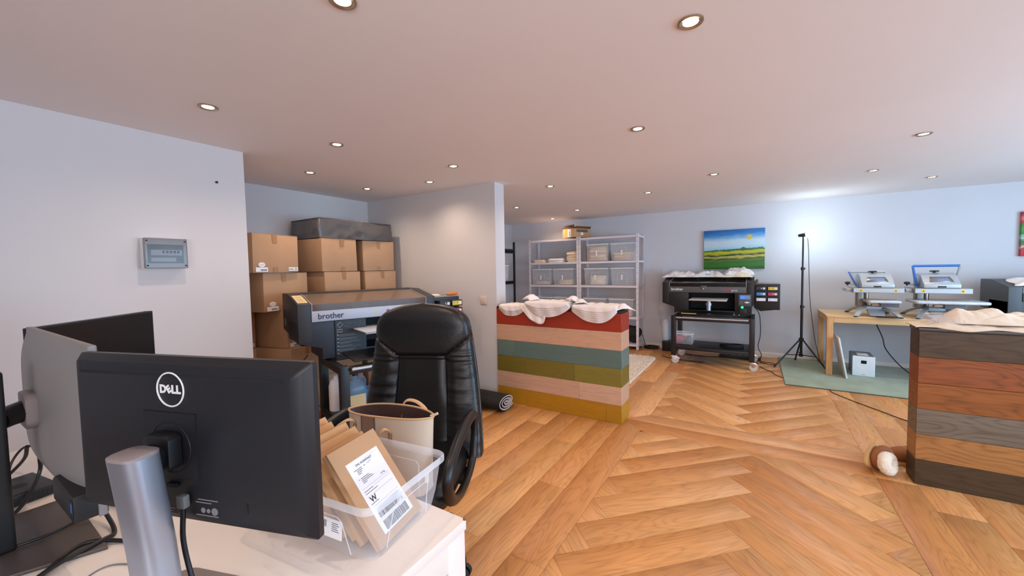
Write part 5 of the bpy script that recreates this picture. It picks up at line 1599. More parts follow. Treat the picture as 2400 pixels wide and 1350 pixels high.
# clear box and cable coil on the stand shelf
pb_ = thing('small_bin', 'small clear box with pink bag on far printer stand shelf', 'bin', (-0.845, 6.02, 0.237))
make_bin(pb_, 0.27, 0.19, 0.165, 'bin', 'bin_rim')
pk = thing('pink_pouch', 'pink plastic pouch inside the small clear box', 'pouch', (-0.895, 6.01, 0.248))
MB().blob((0, 0, 0.055), (0.062, 0.055, 0.052), 18, 12, 0.2, 30, sq=0.7).build('pouch', 'pink', pk)
gp = thing('grey_pouch', 'pale grey pouch beside the pink one in clear box', 'pouch', (-0.785, 6.02, 0.248))
MB().blob((0, 0, 0.05), (0.042, 0.055, 0.048), 18, 12, 0.2, 30, sq=0.7).build('pouch', 'grey_plastic', gp)
co = []
for k in range(110):
    a = k * 0.36
    co.append((-0.24 + (0.13 + 0.02 * math.sin(k * 0.9)) * math.cos(a), 6.02 + (0.055 + 0.015 * math.cos(k * 0.7)) * math.sin(a), 0.243 + 0.0003 * k))
tag(MB().tube(co, 0.0045, 6).build('cable_coil', 'cable'), 'black cable coil lying on the far printer stand shelf', 'cable')

# power strip and cords on the floor
ps = thing('power_strip', 'black multi-socket power strip on floor beneath the far stand', 'power strip', (-0.20, 6.44, 0))
MB().box(-0.22, 0.22, -0.035, 0.035, 0, 0.05, bev=0.005).build('case', 'black', ps)
for k in range(5): MB().cyl((-0.17 + k * 0.085, 0, 0.05), (-0.17 + k * 0.085, 0, 0.052), 0.02, seg=16).build('socket', 'black_matte', ps)
FZ = 0.005
cable('power_cable', 'black cable hanging from far printer ink unit down to floor', [(0.005, 6.28, 0.78), (0.07, 6.3, 0.66), (0.085, 6.32, 0.40), (0.06, 6.33, 0.22), (0.10, 6.36, 0.10), (0.08, 6.40, 0.02), (0.05, 6.44, FZ)], 0.005)
cable('power_cable', 'black cable crossing floor beneath the far printer stand', [(-0.88, 6.42, FZ), (-0.70, 6.36, FZ), (-0.45, 6.40, FZ), (-0.43, 6.45, 0.02)], 0.005)
cable('plug_cable', 'black floor cable ending in a plug near the shag rug', [(-0.60, 6.02, FZ), (-0.62, 5.95, FZ), (-0.80, 5.96, FZ), (-1.00, 6.0, FZ), (-1.14, 6.07, 0.012), (-1.165, 6.09, 0.02)], 0.0045)
cable('cable_loop', 'dark cable loop on the floor right of the far stand', [(0.03, 6.42, 0.02), (0.10, 6.36, FZ), (0.22, 6.33, FZ), (0.265, 6.25, FZ), (0.20, 6.22, FZ), (0.08, 6.30, FZ)], 0.0055, 'cable_brown')
cable('floor_cable', 'thin brown cable running from power strip to the green rug', [(0.05, 6.40, 0.02), (0.06, 6.15, FZ), (0.12, 5.95, FZ), (0.21, 5.80, FZ), (0.225, 5.70, FZ), (0.28, 5.60, FZ), (0.315, 5.55, FZ)], 0.004, 'cable_brown')
cable('floor_cable', 'thin brown cable from green rug towards the dark counter', [(0.70, 5.262, FZ), (0.705, 5.20, FZ), (0.73, 5.12, FZ), (0.86, 4.90, FZ), (1.0, 4.70, FZ), (1.13, 4.52, FZ), (1.4, 4.35, FZ)], 0.004, 'cable_brown')
pl = thing('power_plug', 'black plug block on the floor right of far stand', 'plug', (0.06, 6.42, 0))
MB().box(-0.03, 0.035, -0.025, 0.03, 0.0, 0.045, bev=0.006).build('body', 'black', pl)

# left of the stand: wrapped roll, black box, bag and cables by the shelf
bx_ = thing('black_box', 'small black box on floor behind the left stand leg', 'box', (-1.13, 6.60, 0))
MB().box(-0.11, 0.10, -0.09, 0.10, 0, 0.15, bev=0.004).build('body', 'black', bx_)
wr = thing('wrapped_roll', 'tall roll in clear plastic wrap standing behind far printer', 'roll', (-1.215, 6.655, 0.1505))
prof = [(0.055, 0.0), (0.06, 0.05), (0.058, 0.16), (0.075, 0.28), (0.098, 0.45), (0.105, 0.62), (0.098, 0.80), (0.078, 0.95), (0.066, 1.02), (0.070, 1.10), (0.072, 1.165)]
def wrapf(u, v):
    i = v * (len(prof) - 1); k = min(int(i), len(prof) - 2); t = i - k
    r = prof[k][0] * (1 - t) + prof[k + 1][0] * t; z = prof[k][1] * (1 - t) + prof[k + 1][1] * t
    a = 2 * PI * u
    r *= 1 + 0.10 * noise.noise(Vector((math.cos(a) * 2.2, math.sin(a) * 2.2, z * 5)))
    return (r * math.cos(a), r * math.sin(a) * 0.9, z)
MB().grid(wrapf, 32, 40).build('wrap', 'wrap', wr, ang=60)
MB().lathe([(0, 0.001), (0.048, 0.002), (0.050, 0.02), (0.050, 0.30), (0.03, 0.34), (0, 0.34)], seg=20).build('core', 'white_plastic', wr)
bgb = thing('black_bag', 'black bag slumped on the bottom board of the right shelf', 'bag', (-1.72, 6.55, SHZ[0] + 0.001))
MB().blob((0, 0, 0.135), (0.14, 0.10, 0.14), 22, 14, 0.35, 9, sq=0.85).build('body', 'black_matte', bgb)
co = []
for k in range(90):
    a = k * 0.5
    co.append((-1.42 + (0.10 + 0.03 * math.sin(k * 0.37)) * math.cos(a), 6.60 + (0.07 + 0.02 * math.cos(k * 0.6)) * math.sin(a), 0.006 + 0.0005 * k))
tag(MB().tube(co, 0.005, 6).build('cable_coil', 'cable'), 'heap of black cable on the floor beside the right shelf', 'cable')
cable('power_cable', 'black cable falling from the shelf bag to the cable heap', [(-1.62, 6.52, 0.28), (-1.55, 6.50, 0.24), (-1.51, 6.52, 0.10), (-1.50, 6.56, 0.02), (-1.42, 6.54, 0.03)], 0.005)

# ------------------------------------------------------------------ landscape painting and its red neighbour
def paint_mat():
    m, nt, b = newmat('landscape_paint')
    L = nt.links
    tc = node(nt, 'ShaderNodeTexCoord'); sep = node(nt, 'ShaderNodeSeparateXYZ')
    L.new(tc.outputs['Object'], sep.inputs[0])
    mp = node(nt, 'ShaderNodeMapping'); mp.inputs['Scale'].default_value = (7, 1, 34)
    L.new(tc.outputs['Object'], mp.inputs['Vector'])
    n = node(nt, 'ShaderNodeTexNoise'); n.inputs['Scale'].default_value = 1; n.inputs['Detail'].default_value = 6
    L.new(mp.outputs[0], n.inputs['Vector'])
    # height 0..1, warped by brushwork, horizon rising to the right
    a = node(nt, 'ShaderNodeMath', operation='MULTIPLY_ADD'); a.inputs[1].default_value = 1 / 0.592; a.inputs[2].default_value = 0.5
    L.new(sep.outputs['Z'], a.inputs[0])
    c = node(nt, 'ShaderNodeMath', operation='MULTIPLY_ADD'); c.inputs[1].default_value = 0.13; c.inputs[2].default_value = -0.065
    L.new(n.outputs['Fac'], c.inputs[0])
    s_ = node(nt, 'ShaderNodeMath', operation='ADD'); L.new(a.outputs[0], s_.inputs[0]); L.new(c.outputs[0], s_.inputs[1])
    sl = node(nt, 'ShaderNodeMath', operation='MULTIPLY_ADD'); sl.inputs[1].default_value = -0.05
    L.new(sep.outputs['X'], sl.inputs[0]); L.new(s_.outputs[0], sl.inputs[2])
    r = node(nt, 'ShaderNodeValToRGB')
    els = [(0.0, (34, 84, 24)), (0.10, (52, 122, 30)), (0.18, (40, 104, 30)), (0.235, (90, 120, 40)), (0.26, (30, 70, 28)), (0.29, (176, 168, 70)), (0.325, (190, 176, 84)), (0.345, (24, 60, 34)), (0.365, (34, 76, 36)), (0.38, (150, 160, 34)), (0.43, (196, 186, 24)), (0.462, (150, 168, 30)), (0.475, (44, 88, 40)), (0.495, (60, 110, 60)), (0.505, (150, 196, 214)), (0.60, (186, 214, 226)), (0.72, (196, 216, 226)), (0.80, (120, 176, 216)), (0.88, (52, 128, 196)), (1.0, (18, 96, 166))]
    cr = r.color_ramp
    while len(cr.elements) < len(els): cr.elements.new(0.5)
    for e, (p, col) in zip(cr.elements, els): e.position = p; e.color = lin(col)
    L.new(sl.outputs[0], r.inputs[0])
    # sun disc and its pale glow streaks are paint too
    d = node(nt, 'ShaderNodeVectorMath', operation='DISTANCE'); d.inputs[1].default_value = (0.205, 0, 0.175)
    cmb = node(nt, 'ShaderNodeCombineXYZ'); L.new(sep.outputs['X'], cmb.inputs[0]); L.new(sep.outputs['Z'], cmb.inputs[2])
    L.new(cmb.outputs[0], d.inputs[0])
    lt_ = node(nt, 'ShaderNodeMapRange'); lt_.inputs[1].default_value = 0.030; lt_.inputs[2].default_value = 0.044; lt_.inputs[3].default_value = 1; lt_.inputs[4].default_value = 0
    L.new(d.outputs['Value'], lt_.inputs[0])
    mx = node(nt, 'ShaderNodeMix', data_type='RGBA'); mx.inputs[7].default_value = lin((206, 190, 90))
    L.new(lt_.outputs[0], mx.inputs[0]); L.new(r.outputs[0], mx.inputs[6])
    L.new(mx.outputs[2], b.inputs['Base Color'])
    b.inputs['Roughness'].default_value = 0.45
    bp = node(nt, 'ShaderNodeBump'); bp.inputs['Strength'].default_value = 0.35; bp.inputs['Distance'].default_value = 0.004
    L.new(n.outputs['Fac'], bp.inputs['Height']); L.new(bp.outputs[0], b.inputs['Normal'])
    return m
M['landscape'] = paint_mat()
pt_ = thing('landscape_painting', 'canvas painting of green fields under blue sky with yellow sun', 'painting', (-0.268, YF - 0.021, 1.588), R(0))
MB().box(-0.398, 0.398, -0.019, 0.019, -0.296, 0.296, bev=0.002).build('canvas', 'landscape', pt_)
th_ = MB().blob((0.13, -0.0205, 0.018), (0.022, 0.002, 0.010), 12, 6, 0.2, 60).build('painted_barn', 'card_dark', pt_)
mb = MB()
rs = random.Random(4)
for k in range(60):
    x = -0.37 + k * 0.0125; 
    mb.blob((x, -0.0196, -0.008 + 0.05 * x + rs.uniform(0, 0.006)), (0.008, 0.0016, 0.006 + rs.uniform(0, 0.010)), 6, 4)
o = mb.build('painted_trees', pm('painted_tree_green', (58, 108, 62), 0.6), pt_); o['kind'] = 'stuff'

def red_mat():
    m, nt, b = newmat('red_green_paint')
    L = nt.links
    tc = node(nt, 'ShaderNodeTexCoord'); sep = node(nt, 'ShaderNodeSeparateXYZ'); L.new(tc.outputs['Object'], sep.inputs[0])
    n = node(nt, 'ShaderNodeTexNoise'); n.inputs['Scale'].default_value = 28; n.inputs['Detail'].default_value = 4; L.new(tc.outputs['Object'], n.inputs['Vector'])
    a = node(nt, 'ShaderNodeMath', operation='MULTIPLY_ADD'); a.inputs[1].default_value = 2.0; a.inputs[2].default_value = 0.5; L.new(sep.outputs['Z'], a.inputs[0])
    c = node(nt, 'ShaderNodeMath', operation='MULTIPLY_ADD'); c.inputs[1].default_value = 0.16; L.new(n.outputs['Fac'], c.inputs[0]); L.new(a.outputs[0], c.inputs[2])
    r = node(nt, 'ShaderNodeValToRGB'); cr = r.color_ramp
    els = [(0.0, (180, 22, 36)), (0.24, (196, 26, 44)), (0.27, (214, 190, 170)), (0.33, (110, 96, 66)), (0.42, (30, 110, 60)), (0.50, (170, 214, 190)), (0.58, (30, 104, 50)), (0.70, (60, 150, 40)), (0.80, (40, 120, 34)), (0.83, (180, 24, 44)), (0.93, (224, 120, 120)), (1.0, (172, 26, 44))]
    while len(cr.elements) < len(els): cr.elements.new(0.5)
    for e, (p, col) in zip(cr.elements, els): e.position = p; e.color = lin(col)
    L.new(c.outputs[0], r.inputs[0]); L.new(r.outputs[0], b.inputs['Base Color']); b.inputs['Roughness'].default_value = 0.45
    return m
M['redgreen'] = red_mat()
p2_ = thing('red_painting', 'red and green canvas painting cut by the right photo edge', 'painting', (2.90, YF - 0.021, 1.645))
MB().box(-0.36, 0.36, -0.019, 0.019, -0.248, 0.248, bev=0.002).build('canvas', 'redgreen', p2_)

# ------------------------------------------------------------------ LED lamp on tripod
lp_ = thing('tripod_lamp', 'lit LED lamp on tall black tripod in front of far wall', 'floor lamp', (0.540, 6.33, 0))
MB().cyl((0, 0, 0.13), (0, 0, 0.80), 0.015, seg=14).build('pole', 'black_metal', lp_)
MB().cyl((0, 0, 0.78), (0, 0, 1.30), 0.0125, seg=14).build('pole', 'black_metal', lp_)
MB().cyl((0, 0, 1.28), (0, 0, 1.71), 0.010, seg=14).build('pole', 'black_metal', lp_)
for z in (0.79, 1.29):
    MB().cyl((0, 0, z - 0.02), (0, 0, z + 0.02), 0.020, seg=14).cyl((0, 0, z), (0.032, 0, z), 0.007, seg=8).build('clamp', 'black', lp_)
MB().cyl((0, 0, 0.335), (0, 0, 0.375), 0.028, seg=16).build('hub', 'black', lp_)
MB().cyl((0, 0, 0.13), (0, 0, 0.165), 0.022, seg=16).build('hub', 'black', lp_)
for fx_, fy_ in ((0.244, 6.095), (0.505, 6.668), (0.790, 6.085)):
    dx_, dy_ = fx_ - 0.540, fy_ - 6.33
    z0_ = 0.014
    l_ = MB().tube([(dx_ * 0.06, dy_ * 0.06, 0.355), (dx_, dy_, z0_)], 0.0095, 10).build('leg', 'black_metal', lp_)
    MB().tube([(dx_ * 0.965, dy_ * 0.965, 0.026), (dx_ * 1.01, dy_ * 1.01, 0.010)], 0.0115, 10).build('foot', 'black_matte', l_)
    MB().tube([(dx_ * 0.05, dy_ * 0.05, 0.15), (dx_ * 0.56, dy_ * 0.56, 0.166)], 0.006, 8).build('brace', 'black_metal', lp_)
MB().box(-0.012, 0.012, -0.012, 0.012, 1.70, 1.735, bev=0.003).build('head_joint', 'black', lp_)
MB().tube([(-0.055, 0.0, 1.722), (-0.045, 0.0, 1.723), (-0.005, 0, 1.727), (0.02, 0, 1.73)], [0.012, 0.018, 0.022, 0.024], 16).build('lamp_holder', 'black', lp_)
MB().blob((0.085, 0.0, 1.738), (0.066, 0.056, 0.056), 24, 16).build('bulb', 'bulb', lp_)
d_ = bpy.data.lights.new('led_light', 'POINT'); d_.energy = LAMP_ENERGY; d_.color = LAMP_COLOR; d_.shadow_soft_size = 0.07
lo = bpy.data.objects.new('led_light', d_); lo.location = (0.085, 0, 1.738); C.objects.link(lo); lo.parent = lp_
cable('lamp_cord', 'thin dark cord hanging from the tripod lamp head to floor', [(0.585, 6.345, 1.70), (0.60, 6.36, 1.55), (0.615, 6.40, 1.2), (0.64, 6.44, 0.8), (0.70, 6.50, 0.35), (0.765, 6.55, 0.06), (0.80, 6.50, 0.014)], 0.0035, 'cable')

# ------------------------------------------------------------------ pine table with two heat presses
TX0, TX1, TY0, TY1, TZ = 0.745, 2.05, 5.935, 6.725, 0.732
tb_ = thing('pine_table', 'pine wood table carrying the two heat presses', 'table', ((TX0 + TX1) / 2, (TY0 + TY1) / 2, 0))
lx, ly = tb_.location.x, tb_.location.y
MB().box(TX0 - lx, TX1 - lx, TY0 - ly, TY1 - ly, TZ - 0.022, TZ, bev=0.003).build('tabletop', 'pine', tb_)
for a in ((TX0 + 0.07, TX1 - 0.07, TY0 + 0.012, TY0 + 0.03), (TX0 + 0.07, TX1 - 0.07, TY1 - 0.03, TY1 - 0.012), (TX0 + 0.012, TX0 + 0.03, TY0 + 0.07, TY1 - 0.07), (TX1 - 0.03, TX1 - 0.012, TY0 + 0.07, TY1 - 0.07)):
    MB().box(a[0] - lx, a[1] - lx, a[2] - ly, a[3] - ly, TZ - 0.085, TZ - 0.0225, bev=0.002).build('apron', 'pine', tb_)
for x in (TX0 + 0.008, TX1 - 0.068):
    for y in (TY0 + 0.008, TY1 - 0.068):
        MB().box(x - lx, x + 0.06 - lx, y - ly, y + 0.06 - ly, 0.010, TZ - 0.0225, bev=0.003).build('leg', 'pine_leg', tb_)

def heat_press(label, x, y, lower, handle_up):
    t = thing('heat_press', label, 'heat press', (x, y, TZ))
    # spider base
    for s in (-1, 1):
        for f in (-1, 1):
            P = [(0.0 + s * 0.03, f * 0.03, 0.105), (s * 0.08, f * 0.10, 0.10), (s * 0.14, f * 0.19, 0.065), (s * 0.19, f * 0.27, 0.014)]
            Q = spline(P, 6)
            MB().rings([[(p.x - 0.020, p.y, p.z), (p.x + 0.020, p.y, p.z), (p.x + 0.018, p.y, p.z - 0.014), (p.x - 0.018, p.y, p.z - 0.014)] for p in Q]).build('base_leg', 'press_grey', t, ang=30)
            MB().cyl((s * 0.19, f * 0.265, 0.0), (s * 0.19, f * 0.265, 0.012), 0.020, seg=14).build('rubber_foot', 'black', t)
    MB().box(-0.07, 0.07, -0.10, 0.10, 0.075, 0.112, bev=0.008).build('base_block', 'press_grey', t)
    MB().prism([(-0.22, 0.012), (-0.14, 0.012), (0.03, 0.10), (0.02, 0.118), (-0.05, 0.10)], 'x', -0.06, 0.075, bev=0.004).build('drawer_ramp', 'press_grey', t)
    MB().box(-0.01, 0.20, -0.28, -0.20, 0.001, 0.014, bev=0.003).build('drip_tray', 'black', t)
    # column
    MB().rings([[(p[0] - 0.10, p[1] + 0.10, z) for p in rrect(0.075, 0.10, 0.02, 4)] for z in (0.10, 0.30)]).build('column', 'press_plate', t, ang=50)
    MB().cyl((-0.03, 0.13, 0.10), (-0.03, 0.13, 0.30), 0.022, seg=16).build('column_rod', 'steel', t)
    # lower platen
    lw_, ld_, lxx, lyy, lz = lower
    MB().box(0.03 + lxx - 0.05, 0.14 + lxx, lyy - 0.06, lyy + 0.06, 0.112, lz - 0.004, bev=0.004).build('platen_support', 'inkgrey', t)
    MB().box(0.0 + lxx - 0.09, 0.15 + lxx, lyy - 0.03, lyy + 0.03, lz - 0.05, lz - 0.022, bev=0.004).build('platen_bracket', 'steel', t)
    MB().rings([[(p[0] + lxx, p[1] + lyy, z) for p in rrect(lw_ - i, ld_ - i, 0.03, 5)] for z, i in ((lz - 0.004, 0.01), (lz + 0.001, 0), (lz + 0.020, 0), (lz + 0.026, 0.012))]).build('lower_platen', 'press_foil', t, ang=50)
    # upper plate and rail at its left
    MB().box(-0.205, 0.225, -0.20, 0.19, 0.275, 0.330, bev=0.004).build('upper_plate', 'press_plate', t)
    MB().box(-0.205, 0.225, -0.2012, -0.2002, 0.281, 0.324, bev=0.0).build('plate_front', 'press_grey', t)
    MB().box(-0.260, -0.206, -0.12, 0.12, 0.285, 0.322, bev=0.003).build('side_bracket', 'press_grey', t)
    for x_ in (-0.14, 0.155):
        MB().prism([(x_ - 0.016, 0.290), (x_ + 0.016, 0.290), (x_ + 0.016, 0.316), (x_ - 0.016, 0.316)], 'y', -0.2025, -0.2013).build('warning_sticker', 'yellow', t)
        MB().prism([(x_ - 0.008, 0.296), (x_ + 0.008, 0.296), (x_, 0.311)], 'y', -0.2032, -0.2026).build('warning_symbol', 'ink', t)
    # control housing
    MB().prism([(-0.185, 0.331), (-0.185, 0.378), (-0.06, 0.475), (0.02, 0.498), (0.12, 0.485), (0.17, 0.43), (0.17, 0.331)], 'x', -0.135, 0.150, bev=0.014).build('control_housing', 'press_grey', t, ang=45)
    n_ = Vector((0, -0.097, 0.125)).normalized()
    sl = Vector((0, 0.125, 0.097)).normalized()
    c0 = Vector((0.01, -0.1225, 0.4265))
    def pl_(a, b, o_): return Vector((c0.x + a, c0.y, c0.z)) + sl * b + n_ * o_
    for w_, h_, o_, nm, mt in ((0.095, 0.046, 0.0006, 'bezel', 'steel'), (0.070, 0.034, 0.0016, 'display', 'lcd_grey')):
        P = [pl_(-w_, -h_, o_), pl_(w_, -h_, o_), pl_(w_ * 0.82, h_, o_), pl_(-w_ * 0.82, h_, o_)]
        solid(MB().poly(P).build(nm, mt, t), 0.0008)
    MB().box(-0.028, 0.038, -0.1865, -0.1845, 0.340, 0.356, bev=0.001).build('label_plate', 'ink', t)
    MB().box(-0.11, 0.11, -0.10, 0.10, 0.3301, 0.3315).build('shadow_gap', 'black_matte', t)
    MB().cyl((0.0, 0.03, 0.494), (0.0, 0.03, 0.508), 0.012, seg=12).lathe([(0, 0.508), (0.036, 0.508), (0.040, 0.515), (0.036, 0.522), (0, 0.524)], (0, 0.03, 0), 18).build('pressure_knob', 'black', t)
    MB().cyl((-0.145, -0.03, 0.365), (-0.235, -0.06, 0.370), 0.004, seg=8).build('side_rod', 'steel', t)
    MB().blob((-0.24, -0.062, 0.385), (0.028, 0.028, 0.017), 16, 10).cyl((-0.24, -0.062, 0.355), (-0.24, -0.062, 0.38), 0.009, seg=10).build('side_knob', 'black', t)
    if handle_up: top = (-0.20, -0.07, 0.575); tr = (0.165, -0.07, 0.575); lowl = (-0.150, -0.02, 0.345); lowr = (0.160, 0.0, 0.42)
    else: top = (-0.215, 0.05, 0.515); tr = (0.11, 0.05, 0.515); lowl = (-0.150, -0.02, 0.345); lowr = (0.16, 0.02, 0.42)
    MB().rings([[(p[0], p[1] - s_, p[2]) if i < 2 else (p[0] + 0.014, p[1] + (s_ if i == 2 else -s_), p[2]) for i in range(4)] if False else [(p[0] - 0.007, p[1] - s_, p[2]), (p[0] + 0.007, p[1] - s_, p[2]), (p[0] + 0.007, p[1] + s_, p[2]), (p[0] - 0.007, p[1] + s_, p[2])] for p, s_ in ((lowl, 0.034), (tuple((a + b) / 2 for a, b in zip(lowl, top)), 0.026), (top, 0.016))]).build('lever', 'press_blue', t)
    MB().rings([[(p[0] - 0.006, p[1] - s_, p[2]), (p[0] + 0.006, p[1] - s_, p[2]), (p[0] + 0.006, p[1] + s_, p[2]), (p[0] - 0.006, p[1] + s_, p[2])] for p, s_ in ((lowr, 0.024), (tr, 0.014))]).build('lever', 'press_grey', t)
    MB().cyl(top, tr, 0.013, seg=14).build('grip', 'press_blue' if handle_up else 'press_grey', t)
    return t
heat_press('grey heat press with small platen and lowered handle, left on table', 1.195, 6.15, (0.29, 0.30, 0.06, -0.10, 0.165), False)
heat_press('grey heat press with raised blue handle and wide foil-wrapped platen', 1.715, 6.17, (0.55, 0.38, 0.04, -0.16, 0.175), True)

# ------------------------------------------------------------------ under and beside the table
gr = thing('green_rug', 'sage green low-pile rug under the tripod lamp and pine table', 'rug', (1.6, 6.0, 0))
MB().box(-1.288, 1.2, -0.737, 0.755, 0.0006, 0.008, bev=0.002).build('pile', 'rug_green', gr)
MB().tube([(-1.288, -0.737, 0.0055), (1.2, -0.737, 0.0055), (1.2, 0.755, 0.0055), (-1.288, 0.755, 0.0055)], 0.005, 6, closed=True).build('binding', 'rug_edge', gr)
hd = thing('humidifier', 'white box-shaped humidifier with dark display on green rug', 'humidifier', (1.125, 6.225, 0.009), R(-3))
MB().box(-0.100, 0.100, -0.160, 0.17, 0.0, 0.236, bev=0.010, seg=3).build('case', 'grey_plastic', hd)
MB().box(-0.101, 0.101, -0.172, -0.1602, 0.0, 0.238, bev=0.005, seg=3).build('front', 'white_plastic', hd)
MB().box(-0.025, 0.025, -0.1732, -0.1718, 0.150, 0.188, bev=0.0005).build('display', 'screen', hd)
MB().lathe([(0.058, 0), (0.061, 0.0012), (0.064, 0)], seg=40, T=Matrix.Translation((0, -0.172, 0.150)) @ Matrix.Rotation(R(90), 4, 'X')).build('dial_ring', 'rack_grey', hd)
MB().box(-0.05, 0.05, -0.10, 0.02, 0.236, 0.244, bev=0.003).build('lid', 'white_plastic', hd)
MB().box(-0.016, 0.016, -0.1732, -0.1718, 0.018, 0.023).build('print_line', 'inkgrey', hd)
bd = thing('white_board', 'thin white board leaning against the front table leg', 'board')
frame_matrix(bd, (0.0, 1, 0.0), (-0.165, 0, 0.986), (0.925, 5.84, 0.009))
MB().box(0, 0.42, 0, 0.475, 0.0, 0.016, bev=0.002).build('panel', 'white_plastic', bd)
cable('power_cable', 'dark cord dropping from pine table down to green rug', [(1.30, 6.55, 0.70), (1.31, 6.55, 0.60), (1.37, 6.52, 0.42), (1.40, 6.50, 0.28), (1.50, 6.44, 0.12), (1.60, 6.40, 0.016)], 0.006, 'cable')
cable('power_cable', 'dark cord sagging up behind the dark counter from rug', [(1.60, 6.36, 0.016), (1.70, 6.38, 0.03), (1.80, 6.42, 0.10), (1.90, 6.45, 0.25), (1.95, 6.48, 0.5), (1.97, 6.50, 0.69)], 0.006, 'cable')
cable('pale_cord', 'pale flat cord lying on green rug beside the humidifier', [(1.25, 6.14, 0.012), (1.40, 6.14, 0.012), (1.55, 6.12, 0.012), (1.64, 6.14, 0.016)], 0.006, 'cap')
sh = thing('black_shoe', 'black bundle on green rug half hidden by the dark counter', 'bundle', (1.73, 6.10, 0.009))
MB().blob((0, 0, 0.035), (0.10, 0.07, 0.035), 18, 10, 0.3, 14).build('bundle', 'black_matte', sh)

# third printer at the right edge
TPX, TPY = 2.175, 5.945
printer('garment_printer', 'slate grey garment printer cut by the right photo edge', TPX, TPY, 0, ('printer_grey', 'printer_grey'), False, zb=0.640, detail=False)
printer_stand('black stand of the slate grey printer, hidden behind dark counter', TPX, TPY, 0).scale = (1, 1, 0.959)
cloth_heap('white garment hanging over the slate grey printer top', TPX + 0.33, TPY + 0.19, 0.640 + 0.487, 0.52, 0.30, 0.045, 'cloth_white', 41).rotation_euler.x = R(11.5)
cloth_heap('tan garment lying on the slate grey printer top at edge', TPX + 0.62, TPY + 0.40, 0.640 + 0.514, 0.36, 0.30, 0.06, 'cloth_taupe', 42)

# ------------------------------------------------------------------ white shag rug
sr = thing('shag_rug', 'white shag rug on floor behind the colourful counter', 'rug', (-2.1, 4.95, 0))
MB().box(-0.88, 0.88, -1.0, 1.0, 0.0005, 0.008).build('backing', 'shag', sr)
def shag_mesh():
    bm = bmesh.new(); rr = random.Random(77)
    for k in range(9000):
        x = rr.uniform(-0.90, 0.90); y = rr.uniform(-1.02, 1.02)
        if rr.random() < 0.35: x = 0.90 - rr.random() ** 2 * 0.9
        # rounded far corner
        if x > 0.70 and y > 0.82 and (x - 0.70) ** 2 + (y - 0.82) ** 2 > 0.042: continue
        h = rr.uniform(0.018, 0.036); a = rr.uniform(0, 6.28); t = rr.uniform(0.0, 0.022); r_ = rr.uniform(0.005, 0.008)
        top = (x + t * math.cos(a), y + t * math.sin(a), h)
        b = [bm.verts.new((x + r_ * math.cos(a + q * 2.09), y + r_ * math.sin(a + q * 2.09), 0.006)) for q in range(3)]
        m_ = [bm.verts.new((x + t * 0.5 * math.cos(a) + r_ * 0.9 * math.cos(a + q * 2.09), y + t * 0.5 * math.sin(a) + r_ * 0.9 * math.sin(a + q * 2.09), h * 0.7)) for q in range(3)]
        tp = bm.verts.new(top)
        for q in range(3):
            bm.faces.new((b[q], b[(q + 1) % 3], m_[(q + 1) % 3], m_[q])); bm.faces.new((m_[q], m_[(q + 1) % 3], tp))
    me = bpy.data.meshes.new('pile'); bm.to_mesh(me); bm.free(); me.materials.append(M['shag'])
    for p in me.polygons: p.use_smooth = True
    o = bpy.data.objects.new('pile', me); C.objects.link(o); o.parent = sr; o['kind'] = 'stuff'
shag_mesh()

# ------------------------------------------------------------------ shirts draped over the colourful counter
CT = 0.977
def drape(label, x0, x1, k, hang, group=None, mat='cloth_white', seed=0, yb=3.50, skew=0.0, bumps=1.0):
    """one shirt lying on the worktop, its hem falling over the front edge; k = layer, hang(s) = length below the edge"""
    top = CT + 0.002 + 0.0062 * k
    yf = 3.276 - 0.004 - 0.0062 * k
    def fn(u, v):
        x = x0 + (x1 - x0) * u
        Ltop = yb - yf - 0.02 * noise.noise(Vector((u * 3 + seed, k, 2)))
        H = hang(u)
        s_ = v * (Ltop + H)
        wob = 0.004 * bumps * noise.noise(Vector((u * 9 + seed, v * 5, k * 0.15))) 
        r_ = 0.014
        if s_ < Ltop - r_:
            y = yf + Ltop - s_; z = top + wob * 1.5 + 0.003 * noise.noise(Vector((u * 14 + seed, v * 9, 3)))
        else:
            q = s_ - (Ltop - r_)
            if q < r_ * PI / 2:
                a = q / r_; y = yf + r_ - r_ * math.sin(a); z = top - r_ + r_ * math.cos(a)
            else:
                z = top - r_ - (q - r_ * PI / 2); y = yf + 0.3 * wob - 0.004 * math.sin(u * 21 + seed) * min(1, (q / 0.06))
        x2 = x + skew * max(0, s_ - Ltop) + 0.006 * noise.noise(Vector((u * 2, v * 6 + seed, k)))
        return (x2, y, z)
    o = MB().grid(fn, 40, 26).build('draped_shirt', mat, ang=180)
    solid(o, 0.0038, 0)
    return tag(o, label, 'shirt', group)
def scallop(mx, pw=2.0, ctr=0.5, mn=0.018):
    def f(u):
        a = abs(u - ctr) / (ctr if u < ctr else 1 - ctr)
        return mn + (mx - mn) * max(0.0, 1 - a ** pw)
    return f
G1 = ('shirts in the leftmost pile on the colourful counter', 'white shirt in leftmost pile on colourful counter')
for k in range(4):
    drape(G1[1] + ', ' + layer(k, 4), -2.200 + 0.006 * k, -1.895, k, scallop(0.088 - 0.010 * k, 2.4, 0.42), G1[0], seed=3 + k * 0.1, skew=0.05)
drape('single white shirt hanging lowest over the red board of counter', -1.935, -1.655, 5, scallop(0.175, 2.2, 0.62, 0.03), None, seed=9, skew=0.30)
G2 = ('shirts in the middle pile on the colourful counter', 'white shirt in middle pile on colourful counter')
for k in range(5):
    drape(G2[1] + ', ' + layer(k, 5), -1.860, -1.405 - 0.004 * k, 6 + k, scallop(0.112 - 0.014 * k, 2.4, 0.42), G2[0], seed=15 + k * 0.1)
G3 = ('shirts in the right pile on the colourful counter', 'white shirt in rightmost pile on colourful counter')
